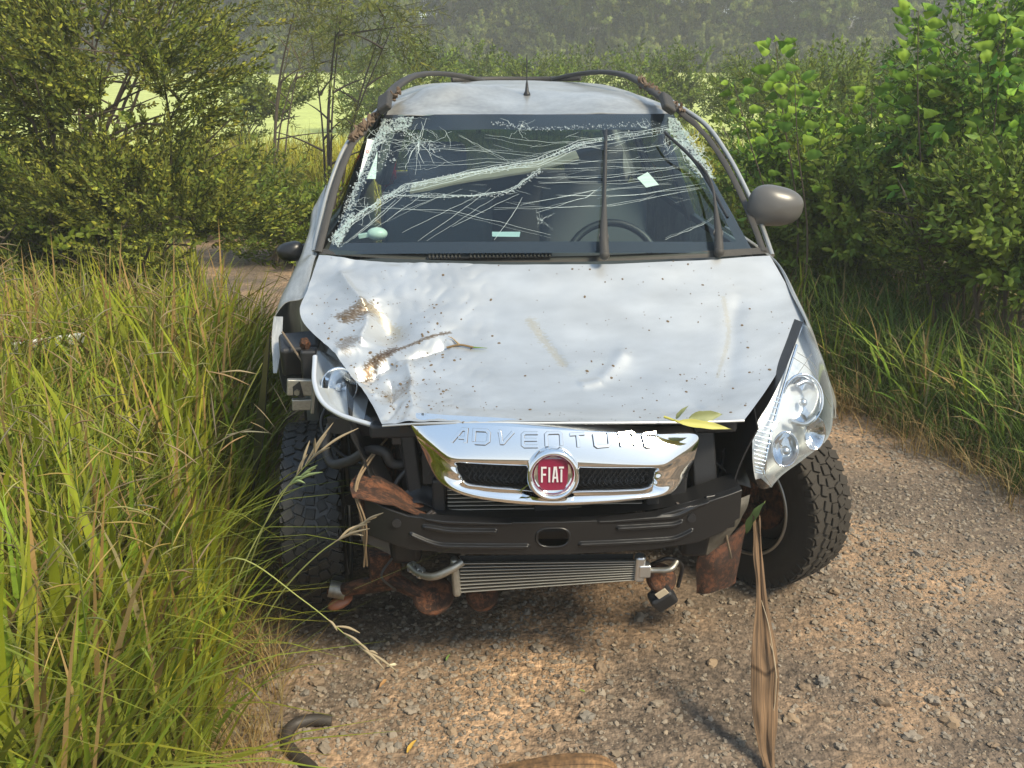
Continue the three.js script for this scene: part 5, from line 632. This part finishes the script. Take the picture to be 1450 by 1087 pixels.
// left bushes
srand(300);
shrub('dark_shrub', 'large dark shrub with tiny olive leaves and bare twigs', 'shrub', null, gb(-2.6, -3.5), [-2.227,1.606,-3.4], [0.9, 0.72, 0.6], 900, K.small, { stems: 9, forks: 6, r0: 0.02, cut: 0.02, gap: 2.4, along: 0.45, tint: [1, 1, 1] });
shrub('dark_shrub', 'low spreading skirt of olive shrub above the tall grass', 'shrub', null, gb(-2.35, -3.1), [-1.964,0.944,-3.1], [0.85, 0.42, 0.5], 600, K.small, { stems: 7, forks: 5, r0: 0.014, cut: 0.0, gap: 2.4, along: 0.4, tint: [1, 1, 1] });
shrub('dark_shrub', 'tall olive shrub with yellow green tips behind the largest shrub', 'shrub', null, gb(-3.0, -4.6), [-2.484,2.106,-4.6], [1.0, 0.45, 0.6], 420, K.small, { stems: 7, forks: 4, r0: 0.02, tint: [1.15, 1.05, 1] });
shrub('leafy_bush', 'pale broad leaved bush deep in the grass beside the dark shrub', 'bush', null, gb(-3.4, -3.4), [-2.772,0.815,-3.2], [0.7, 0.5, 0.5], 260, K.mid, { tint: [1.1, 1.05, 1] });
shrub('leafy_bush', 'low green bush beside the dirt track behind the car', 'bush', null, gb(-1.95, -6.2), [-1.846,0.31,-6.2], [0.6, 0.32, 0.4], 260, K.mid, { tint: [1.1, 1.1, 1] });
shrub('leafy_bush', 'tangled low bush where the track meets the meadow', 'bush', null, gb(-3, -7.6), [-2.654,0.397,-7.6], [0.9, 0.42, 0.5], 330, K.mid, { tint: [1.15, 1, 0.9] });
shrub('leafy_bush', 'round pale bush at the edge of the bright field', 'bush', null, gb(-3.7, -12.5), [-2.997,1.157,-12.5], [0.62, 0.42, 0.5], 200, K.mid, { tint: [1.2, 1.1, 1.2], size: 1.2 });
shrub('slender_tree', 'slender dark stemmed tree with narrow drooping leaves behind the roof', 'tree', null, gb(-1.7, -8), [-1.184,2.119,-8], [0.95, 0.6, 0.7], 150, K.narrow, { single: true, stems: 5, forks: 4, r0: 0.03, droop: 0.7, cut: 0.0, gap: 1.6, tint: [1.1, 1.05, 1], bark: std(rgb(0.045, 0.035, 0.028), 0.9) });
shrub('slender_tree', 'thin leaning tree with feathery leaves left of the roof rails', 'tree', null, gb(-2.6, -9.5), [-2.043,2.208,-9.5], [0.7, 0.5, 0.7], 80, K.narrow, { single: true, stems: 4, forks: 4, r0: 0.025, droop: 0.7, cut: 0.02, gap: 1.6, tint: [1.15, 1.05, 1] });
// right bushes
srand(400);
const RB = [
  ['broad_bush', 'tall bush of large bright leaves behind the door mirror', [2.416,0.886,-5], [0.6, 0.6, 0.5], 200, K.broad, { cut: 0.0, tint: [1.05, 1.05, 1] }],
  ['broad_bush', 'dense leafy bush towering at the track side', [3.07,1.303,-3.6], [0.62, 0.8, 0.6], 460, [K.broad[0], K.mid[0], K.broad[1], K.mid[1]], { cut: -0.02, tint: [0.85, 0.95, 1] }],
  ['broad_bush', 'high leafy bush reaching into the hazy forest', [3.648,1.6,-5.2], [0.7, 0.65, 0.6], 220, K.broad, { cut: 0.05, gap: 2.6, tint: [1.05, 1.05, 1] }],
  ['leafy_bush', 'mid green bush below the large leaved saplings', [2.546,0.74,-4.2], [0.75, 0.55, 0.6], 520, K.mid, { tint: [1, 1.05, 1] }],
  ['leafy_bush', 'feathery low bush with a purple flower beside the grass verge', [2.662,0.804,-3], [0.55, 0.4, 0.45], 420, K.small, { tint: [1, 1.1, 1.1] }],
  ['leafy_bush', 'low mid green bush just beyond the mirror', [2.223,0.522,-4.2], [0.5, 0.4, 0.5], 320, K.mid, { tint: [1, 1.05, 1] }],
  ['leafy_bush', 'leafy thicket between mirror and forest', [2.68,0.783,-7], [0.8, 0.55, 0.7], 260, K.mid, { tint: [1.1, 1.1, 1], cut: 0 }],
  ['leafy_bush', 'round thicket at the field edge beyond the mirror', [4.146,1.161,-10], [1.3, 0.6, 0.8], 360, K.mid, { tint: [1.1, 1.1, 1], size: 1.2 }],
  ['leafy_bush', 'thicket of small leaves behind the tall bush', [4.536,0.966,-8], [1.3, 0.65, 0.8], 380, K.mid, { tint: [1.05, 1.08, 1], size: 1.1 }],
  ['leafy_bush', 'small bush in front of the dense track side bush', [2.672,0.874,-2.6], [0.45, 0.4, 0.4], 300, K.mid, { tint: [0.95, 1, 1] }],
];
for (const [n, l, c, r, k, kinds, o] of RB) shrub(n, l, 'bush', null, gb(c[0], c[2]), c, r, k, kinds, { stems: 7, forks: 3, ...o });
// saplings whose big leaves can be told apart
srand(450);
const saplingLeaves = [0, 1, 2].map((k) => paint(leafFine(0.12 - 0.008 * k, 0.062, 0.16 + 0.05 * k, 0.22 + 0.1 * k, 0.62), [rgb(0.15, 0.27, 0.025), rgb(0.1, 0.2, 0.02), rgb(0.22, 0.34, 0.035)][k]));
[[[1.983,0.414,-3.9], [1.7,1.837,-3.9], 24, 'sapling with bright heart shaped leaves bending over the roof line'], [[1.971,0.41,-3.7], [1.773,1.633,-3.7], 26, 'upright sapling with a crown of lime green leaves above the mirror'], [[2.049,0.527,-4.6], [1.654,1.568,-4.6], 18, 'short sapling with pale leaves close to the pillar'], [[2.522,0.752,-3.3], [2.302,1.997,-3.3], 40, 'tallest sapling with large leaves against the misty forest'], [[2.527,0.629,-4], [2.388,1.54,-4], 22, 'thin sapling amid the thicket with drooping leaves'], [[2.801,0.785,-3.1], [2.707,1.936,-3.1], 34, 'stout sapling with dense leaves at the edge of the dark bush']].forEach(([b0, tip, n, label]) => {
  const base = gb(b0[0], b0[2]), t = thing('sapling', label, 'sapling', base, null), e = [tip[0] - base[0], tip[1] - base[1], tip[2] - base[2]], pts = [[0, 0, 0], [e[0] * 0.2 + 0.03, e[1] * 0.4, e[2] * 0.3 - 0.03], [e[0] * 0.6 - 0.02, e[1] * 0.75, e[2] * 0.6], e];
  part('stem', tube(pts, (s) => 0.009 * (1 - 0.75 * s), 6, 24), bark, t);
  for (let i = 0; i < n; i++) { const s = 0.4 + 0.6 * Math.sqrt((i + 0.5) / n), p = curveAt(pts, s), a = i * 2.4, d = [Math.cos(a), rr(-0.5, 0.35), Math.sin(a)], q = rr(0.6, 1.15); const st = [p[0] + d[0] * 0.05, p[1] + 0.03, p[2] + d[2] * 0.05]; const m = new THREE.Mesh(saplingLeaves[i % 3], greenery); m.name = 'leaf'; m.applyMatrix4(orient(st, d, q, gauss() * 0.4 + (Math.sin(a) > 0 ? 0 : 0))); m.castShadow = m.receiveShadow = true; t.add(m); }
});
// forest edge beyond the field, one tree after another
srand(500);
const trunkMat = std(rgb(0.16, 0.14, 0.11), 0.95);
//  = ['pale dead limbs', 'a broad crown', 'hanging vine curtains', 'a leaning crown', 'a bushy skirt', 'a thin grey trunk', 'a dense dark crown', 'loose yellowish tufts'];
function forestTree(x, z, h, w, tint, label, vine) {
  const y = groundY(x, z), t = thing('forest_tree', label, 'tree', [x, y - 0.1, z], 'trees along the misty forest edge'), lean = gauss() * 0.8;
  part('trunk', [tube([[0, 0, 0], [lean * 0.3, h * 0.4, 0], [lean, h * 0.85, 0]], (s) => 0.2 * (1 - 0.75 * s), 7, 12), ...[0, 1, 2, 3].map(() => { const s = rr(0.3, 0.75); return tube([[lean * s * 0.8, h * s * 0.85, 0], [lean + gauss() * w * 0.5, h * rr(0.5, 0.9), rr(0, 0.6) * w * 0.5], [gauss() * w * 0.8, h * rr(0.6, 0.95), gauss() * w * 0.5]], (q) => 0.09 * (1 - 0.8 * q), 5, 8); })], trunkMat, t);
  const mats = [], vines = [], lobes = []; for (let i = 0; i < 18; i++) lobes.push([gauss() * w * 0.62, h * Math.pow(rnd(), 0.9) * 0.85 + 0.4, gauss() * w * 0.35 + 0.3, rr(0.7, 1.5)]);
  for (let i = 0; i < 1500; i++) { const L = lobes[(rnd() * lobes.length) | 0], v = new THREE.Vector3(gauss(), gauss(), gauss()).normalize(), q = L[3] * Math.pow(rnd(), 0.4), p = [L[0] + v.x * q, Math.max(0.1, L[1] + v.y * q * 0.85), L[2] + v.z * q]; if (noise(p[0] * 0.9 + x, p[1] * 0.9, p[2] * 0.9 + z) < -0.1) continue; mats.push(orient(p, [v.x + gauss() * 0.4, v.y * 0.5 + 0.1, v.z + gauss() * 0.4], rr(0.8, 1.5))); }
  if (vine) for (let i = 0; i < 220; i++) { const k = (i / 14) | 0, s = i % 14, px = Math.sin(k * 7.3 + x) * w * 0.7; vines.push(orient([px + gauss() * 0.18, Math.max(0.3, h * (0.5 + 0.35 * Math.sin(k * 3.1)) - s * 0.3), 1.2 + Math.sin(k * 5.1) * 0.5 + gauss() * 0.2], [gauss() * 0.2, -1, gauss() * 0.2], rr(0.5, 0.8))); }
  const tintF = () => { const k = 1 + gauss() * 0.25; return [tint[0] * k * (1 + gauss() * 0.1), tint[1] * k, tint[2] * k]; };
  scatter('crown', K.wood, mats, t, tintF); if (vine) scatter('vines', K.vine, vines, t, tintF);
}
for (let i = 0; i < 22; i++) { const x = -34 + i * 3.3 + gauss() * 0.8, z = -58 + gauss() * 1.6 - 2 * Math.sin(i * 1.3); const bright = x > 0 && x < 15; forestTree(x, z, rr(7, 10.5), rr(2.2, 3.2), bright ? [1.15, 1.1, 1] : [1, 1, 0.95], 'front row tree of the misty forest beyond the field', i % 3 === 0 || bright); }
for (let i = 0; i < 24; i++) { const x = -40 + i * 3.5 + gauss() * 0.6, z = -63 + gauss() * 1.2; forestTree(x, z, rr(8, 12), rr(3, 4), [0.95, 0.97, 0.95], 'taller tree in the second row of the misty forest', false); }
for (let i = 0; i < 13; i++) { const x = -30 + i * 5 + gauss() * 1.5, c = [x, groundY(x, -55) + 0.75, -55 + gauss()]; shrub('forest_bush', 'low bush at the foot of the misty forest', 'bush', 'bushes along the foot of the forest', gb(x, c[2]), c, [2.2, rr(1.2, 2.2), 1.2], 360, K.wood, { stems: 3, forks: 1, r0: 0.04, size: 0.8, tint: [1.05, 1.05, 1] }); }

// thickets on the near rim of the field behind the roof
srand(560);
for (let i = 0; i < 12; i++) { const x = -2.3 + i * 1.15 + gauss() * 0.2, z = -19 + gauss() * 1.2, h = rr(0.75, 0.95), c = [x, groundY(x, z) + h, z]; shrub('field_bush', 'waist high thicket on the near rim of the field', 'bush', 'thickets on the rim of the field behind the car', gb(x, z), c, [1.0, h * 1.0, 0.7], 240, K.mid, { stems: 4, forks: 2, r0: 0.015, size: 1.5, tint: [1.05, 1.05, 1] }); }

// ------------------------------------------------------------------ gravel, stones and litter
srand(600);
const stoneGeo = (d, sq) => { const g = mergeVertices(new THREE.IcosahedronGeometry(1, d).deleteAttribute('normal').deleteAttribute('uv')), p = g.getAttribute('position'), o = rr(0, 50); for (let i = 0; i < p.count; i++) { const v = new THREE.Vector3().fromBufferAttribute(p, i), k = 1 + 0.55 * noise(v.x * 1.3 + o, v.y * 1.3, v.z * 1.3) + 0.2 * noise(v.x * 3 + o, v.y * 3, v.z * 3); p.setXYZ(i, v.x * k * 1.15, v.y * k * sq, v.z * k * 0.9); } const h = toCreasedNormals(g, 0.5); return h; };
const pebbles = [0, 1, 2, 3].map((i) => stoneGeo(1, 0.55 + 0.08 * i)), rocks = [0, 1, 2, 3, 4].map((i) => stoneGeo(2, 0.6 + 0.06 * i));
const stoneMat = std(rgb(1, 1, 1), 0.92, 0, { map: grime, bumpMap: fineBump, bumpScale: 0.001 });
const stoneCol = () => { const k = rr(0.7, 1.35), w = rnd(); return w < 0.55 ? rgb(0.235 * k, 0.2 * k, 0.165 * k) : w < 0.85 ? rgb(0.26 * k, 0.21 * k, 0.16 * k) : rgb(0.23 * k, 0.205 * k, 0.18 * k); };
{
  const dense = (x, z) => 0.36 + 0.75 * noise(x * 1.1, z * 0.8, 9) + 0.3 * noise(x * 4, z * 4, 2) + 0.45 * sstep(0.5, 1.3, x) * sstep(-1.6, -0.2, z) + 0.35 * sstep(0.35, 0, Math.abs(x - roadEdgeR(z) + 0.15));
  const lists = [[], [], [], []]; let n = 0, guard = 0;
  while (n < 52000 && guard++ < 400000) { const z = 0.75 - Math.pow(rnd(), 1.25) * 4.4, x = lerp(roadEdgeL(z) - 0.1, roadEdgeR(z) + 0.25, rnd()); if (rnd() > dense(x, z)) continue; lists[n % 4].push([x, z, 0.002 + 0.0065 * Math.pow(rnd(), 3)]); n++; }
  while (n < 54600) { const z = 0.7 - rnd() * 4, x = lerp(roadEdgeL(z) - 0.05, roadEdgeR(z) + 0.2, rnd()); if (rnd() > dense(x, z)) continue; lists[n % 4].push([x, z, 0.007 + 0.006 * Math.pow(rnd(), 2)]); n++; }
  lists.forEach((L, k) => { const im = new THREE.InstancedMesh(pebbles[k], stoneMat, L.length), m = new THREE.Matrix4(); L.forEach(([x, z, s], i) => { m.makeRotationFromEuler(_e.set(gauss() * 0.5, rr(0, 6.28), gauss() * 0.5)); m.scale(V3([s * rr(0.8, 1.3), s, s])); m.setPosition(x, roadY(x, z) + s * 0.15, z); im.setMatrixAt(i, m); im.setColorAt(i, stoneCol()); }); im.name = numbered('gravel'); im.castShadow = im.receiveShadow = true; scene.add(im); info(im, 'loose grey brown gravel strewn over the dirt track', 'gravel', null, 'stuff'); });
  const rockMats = [0, 1, 2, 3, 4].map((i) => std([rgb(0.25, 0.21, 0.17), rgb(0.3, 0.22, 0.15), rgb(0.22, 0.2, 0.18), rgb(0.28, 0.24, 0.2), rgb(0.24, 0.18, 0.13)][i], 0.92, 0, { map: grime, bumpMap: fineBump, bumpScale: 0.0015 }));
  const big = [[-0.185,0,-0.378], [-0.069,-0,-0.609], [0.497,0,-0.167], [0.741,0,-0.034], [0.801,0,-0.055], [1.257,0,-0.862], [0.953,-0,0.2], [-0.819,0,-0.134], [-0.693,0,-0.121], [-0.722,0,-0.073], [-0.632,0,0.17], [-0.69,0,0.097], [-0.294,0,0.13], [-0.479,-0,-0.345], [1.139,-0,-0.172], [1.051,0,-0.122], [1.077,0,0.063], [1.284,0,0.025], [1.156,-0,0.243], [1.504,0,-0.57], [1.263,0,-0.28], [0.577,-0,-0.569], [1.017,-0,-0.547], [1.084,0,-0.349], [1.421,0,-0.773], [1.467,0,-0.27], [-0.381,0,-0.14], [-0.132,0,-0.028], [0.151,0,-0.148], [0.081,0,0.075], [0.29,0,0.024], [0.749,-0,0.223], [0.653,0,0.104], [0.936,0,0.056], [-0.578,0,-0.018], [-0.483,-0,0.163], [-0.405,0,0.021], [1.084,0,0.154], [0.937,0,-0.075], [0.732,0,-0.346], [0.315,0,-0.407], [-0.034,0,-0.247]];
  big.forEach(([x, , z], i) => { const s = rr(0.011, 0.02); const m = top('stone', rocks[i % 5], rockMats[(i * 3) % 5], 'loose stone lying on the gravel of the dirt track', 'stone', 'loose stones on the dirt track', [x, roadY(x, z) + s * 0.25, z]); m.scale.set(s * 1.1, s, s); m.rotation.set(gauss() * 0.3, rr(0, 6), gauss() * 0.3); });
}
// dry leaf hanging from the car down to the road
{
  const mid = [[0.571,0.525,-0.1], [0.56,0.446,-0.02], [0.551,0.362,0.06], [0.546,0.28,0.12], [0.542,0.215,0.17], [0.534,0.119,0.22], [0.534,0.035,0.26], [0.532,-0.039,0.3]], wd = [0.02, 0.026, 0.03, 0.058, 0.076, 0.07, 0.045, 0.03];
  const tex = texture(256, 512, (u, v) => { const s = noise(u * 30, v * 3, 2) * 0.5 + noise(u * 70, v * 9, 4) * 0.35 + fbm(u * 3, v * 7, 6) * 0.6, k = 0.85 + s * 0.5, b = sstep(0.015, 0.0, Math.abs(v - 0.57)) * 0.4; return [0.47 * k - b * 0.4, 0.37 * k - b * 0.35, 0.27 * k - b * 0.3]; });
  const leaf = top('dry_leaf', patch(mid.map(([x, y, z], i) => [-1, -0.45, 0, 0.45, 1].map((s) => [x + s * wd[i] / 2, Math.max(0.012, y + Math.abs(s) * 0.012 - (s === 0 ? 0.006 : 0)), z + (Math.abs(s) > 0.9 ? -0.006 : 0.004) + 0.004 * Math.sin(i * 2 + s * 3)])), 20, 90, { thick: 0.0015, move: (p, n, u, v) => 0.0012 * Math.sin(u * 42 + 3 * noise(v * 9, u * 4)) + 0.006 * noise(p.x * 25, p.y * 15, p.z * 15) }), std(rgb(1, 1, 1), 0.9, 0, { map: tex }), 'long dry brown leaf hanging from the broken car corner to the road', 'leaf');
  part('frayed_strand', tube([[0.552,0.299,0.1], [0.565,0.251,0.16], [0.564,0.17,0.2], [0.545,0.068,0.24]], 0.0016, 5, 20), std(rgb(0.3, 0.23, 0.15), 0.9), leaf); part('frayed_strand', tube([[0.551,0.362,0.06], [0.556,0.323,0.12], [0.563,0.214,0.2]], 0.0013, 5, 20), std(rgb(0.34, 0.27, 0.18), 0.9), leaf);
  top('dry_leaf', patch([[[-0.182,0.012,0.256], [-0.109,0.03,0.26], [0.001,0.05,0.263], [0.094,0.04,0.261], [0.135,0.012,0.267]], [[-0.183,0.012,0.272], [-0.111,0.04,0.298], [-0.005,0.065,0.316], [0.088,0.05,0.303], [0.136,0.012,0.282]], [[-0.176,0.012,0.298], [-0.113,0.03,0.327], [-0.008,0.045,0.354], [0.084,0.03,0.336], [0.128,0.012,0.308]]], 60, 16, { thick: 0.002, move: (p, n, u, v) => 0.0015 * Math.sin(v * 60) }), std(rgb(1.3, 1.2, 1), 0.85, 0, { map: tex }), 'curled ribbed dry leaf lying on the gravel', 'leaf');
}
const hose = top('bent_hose', tube([[-0.626,0.02,0.066], [-0.684,0.025,0.067], [-0.728,0.025,0.088], [-0.739,0.022,0.138], [-0.705,0.02,0.198], [-0.657,0.02,0.248], [-0.616,0.02,0.311]], 0.0165, 14, 60), std(rgb(0.06, 0.05, 0.043), 0.55, 0, { map: grime }), 'bent dark rubber hose lying beside the tall grass', 'hose');
// twig and leaf litter caught on the car
{
  const p = [[-0.279,-0.456], [-0.296,-0.43], [-0.258,-0.43], [-0.217,-0.417], [-0.176,-0.412]].map((q) => hoodAt(q, 0.006)[0]);
  const tw = thing('grass_twig', 'torn brown grass twig with a green tip on the dented hood', 'twig', p[1]), rel = (q) => [q[0] - p[1][0], q[1] - p[1][1], q[2] - p[1][2]];
  part('stalk', tube([rel(p[1]), rel(p[2]), rel(p[3])], 0.0032, 6, 16), std(rgb(0.2, 0.13, 0.06), 0.9), tw); part('green_tip', tube([rel(p[3]), rel(p[4])], (t) => 0.0026 * (1 - 0.8 * t), 5, 8), std(rgb(0.12, 0.2, 0.03), 0.8), tw); part('torn_end', tube([rel(p[2]), rel(p[0]), [rel(p[0])[0] - 0.012, rel(p[0])[1] + 0.006, rel(p[0])[2]]], (t) => 0.004 * (1 - 0.8 * t), 5, 10), std(rgb(0.34, 0.25, 0.14), 0.9), tw);
  const lp = [0.314,0.873,0], sp = thing('leafy_sprig', 'yellow green leafy sprig tucked between hood and chrome grille', 'sprig', lp), L = std(rgb(0.42, 0.4, 0.1), 0.6), D = std(rgb(0.22, 0.24, 0.1), 0.6);
  part('stem', tube([[-0.045, 0.005, 0], [0, -0.006, 0.015], [0.06, -0.01, 0.02]], 0.0035, 6, 14), std(rgb(0.4, 0.38, 0.08), 0.7), sp);
  part('leaf', leafFine(0.14, 0.022, 0.2, 0.06).applyMatrix4(orient([-0.01, -0.002, 0.02], [1, -0.1, 0.12], 1, 2.6)), L, sp); part('leaf', leafFine(0.09, 0.03, 0.2, 0.1).applyMatrix4(orient([0.02, 0.004, 0.012], [1, 0.12, 0], 1, 2.8)), D, sp); part('leaf', leafFine(0.045, 0.012, 0.3, 0.3).applyMatrix4(orient([-0.015, 0.005, 0.015], [0.5, 1, 0.2], 1, 2)), D, sp);
  const gl = thing('torn_leaf', 'torn green leaf wedged beside the splayed wheel', 'leaf', [0.546,0.503,-0.1]); part('blade', leafFine(0.11, 0.04, 0.15, 0.1).applyMatrix4(orient([0, -0.02, 0], [0.35, 1, 0], 1, 1.4)), std(rgb(0.22, 0.3, 0.09), 0.7), gl);
  const bl = thing('torn_leaf', 'small green leaf stuck on the lower chrome bar', 'leaf', [-0.105,0.71,0.06]); part('blade', leafFine(0.04, 0.02, 0.2, 0.1).applyMatrix4(orient([0, -0.01, 0], [0.6, 0.7, 0.1], 1, 1)), std(rgb(0.2, 0.27, 0.05), 0.7), bl);
}
// fragments half hidden in the tall grass
{
  const f = thing('bumper_fragment', 'broken white plate fragment half hidden in the tall grass', 'debris', [-2.031,0.592,-1.75]);
  part('white_plate', rbox(0.3, 0.05, 0.02, 0.008, [0, 0, 0], [0.2, 0.2, 0.05]), std(rgb(0.7, 0.7, 0.68), 0.5), f); part('red_reflector', rbox(0.06, 0.035, 0.012, 0.004, [-0.11, 0, 0.02], [0.2, 0.2, 0.05]), std(rgb(0.5, 0.08, 0.05), 0.4), f);
  part('support', rbox(0.04, 0.5, 0.02, 0.008, [0.02, -0.27, -0.02]), M.black, f);
}
// fallen leaves and single grass stalks in front
srand(650);
[[[-0.411,0,0.199], 0.05, [0.42, 0.26, 0.04], 'yellow fallen leaf lying on the gravel near the hose'], [[-0.315,0,-0.206], 0.03, [0.12, 0.2, 0.04], 'tiny green leaf fallen on the gravel'], [[-0.488,0,-0.111], 0.05, [0.36, 0.2, 0.08], 'orange brown leaf scrap on the gravel'], [[0.09,-0,-0.03], 0.02, [0.24, 0.33, 0.05], 'small lime green bud on the gravel'], [[-0.464,0,-0.185], 0.035, [0.62, 0.56, 0.38], 'pale straw scrap on the gravel'], [[0.432,-0,-0.301], 0.04, [0.5, 0.42, 0.26], 'short straw piece on the bare dirt']].forEach(([p, l, c, label]) => top('fallen_leaf', leafFine(l, l * 0.3, 0.2, 0.1).applyMatrix4(orient([0, 0, 0], [gauss(), 0.1, gauss()], 1, 0)), std(rgb(...c), 0.8), label, 'leaf', null, [p[0], roadY(p[0], p[2]) + 0.008, p[2]]));
[[[[-0.914,0,-0.003], [-0.753,0.405,0.1], [-0.616,0.584,0.15], [-0.503,0.675,0.18]], 'tall grass stalk leaning across the wet wheel with its seed head'], [[[-0.921,0,-0.387], [-0.876,0.39,0], [-0.722,0.68,0], [-0.614,0.818,0.05]], 'seeding grass stalk arching over the broken wing'], [[[-1.082,0,-0.043], [-0.825,0.58,0.15], [-0.65,0.485,0.2], [-0.495,0.361,0.25]], 'long grass stalk bent down towards the gravel'], [[[-1.014,0,-0.17], [-0.73,0.689,0.1], [-0.686,0.755,0.12], [-0.647,0.783,0.14]], 'pale grass stalk with a star shaped head before the wet wheel']].forEach(([pts, label], k) => {
  const b = pts[0], t = thing('grass_stalk', label, 'grass stalk', [b[0], 0, b[2]]), R = (p) => [p[0] - b[0], Math.max(0.0, p[1]), p[2] - b[2]], q = pts.map(R);
  part('culm', tube(q, (s) => 0.0032 * (1 - 0.6 * s), 6, 40), std(rgb(0.26, 0.28, 0.08), 0.8), t);
  const e = q[q.length - 1], d = V3(e).sub(V3(q[q.length - 2])).normalize(); for (let i = 0; i < 7; i++) { const s = 0.78 + 0.035 * i, p = curveAt(q, s), l = rr(0.05, 0.1), x = [p[0] + (d.x + gauss() * 0.5) * l, p[1] + (d.y + gauss() * 0.35 + 0.1) * l, p[2] + (d.z + gauss() * 0.5) * l]; part('spikelet', tube([p, [lerp(p[0], x[0], 0.5), lerp(p[1], x[1], 0.5) + 0.006, lerp(p[2], x[2], 0.5)], x], (u) => 0.0036 * Math.sin(0.3 + u * 2.6), 5, 8), std(k === 3 ? rgb(0.3, 0.36, 0.14) : rgb(0.3, 0.24, 0.15), 0.9), t); }
});
renderer.render(scene, camera);
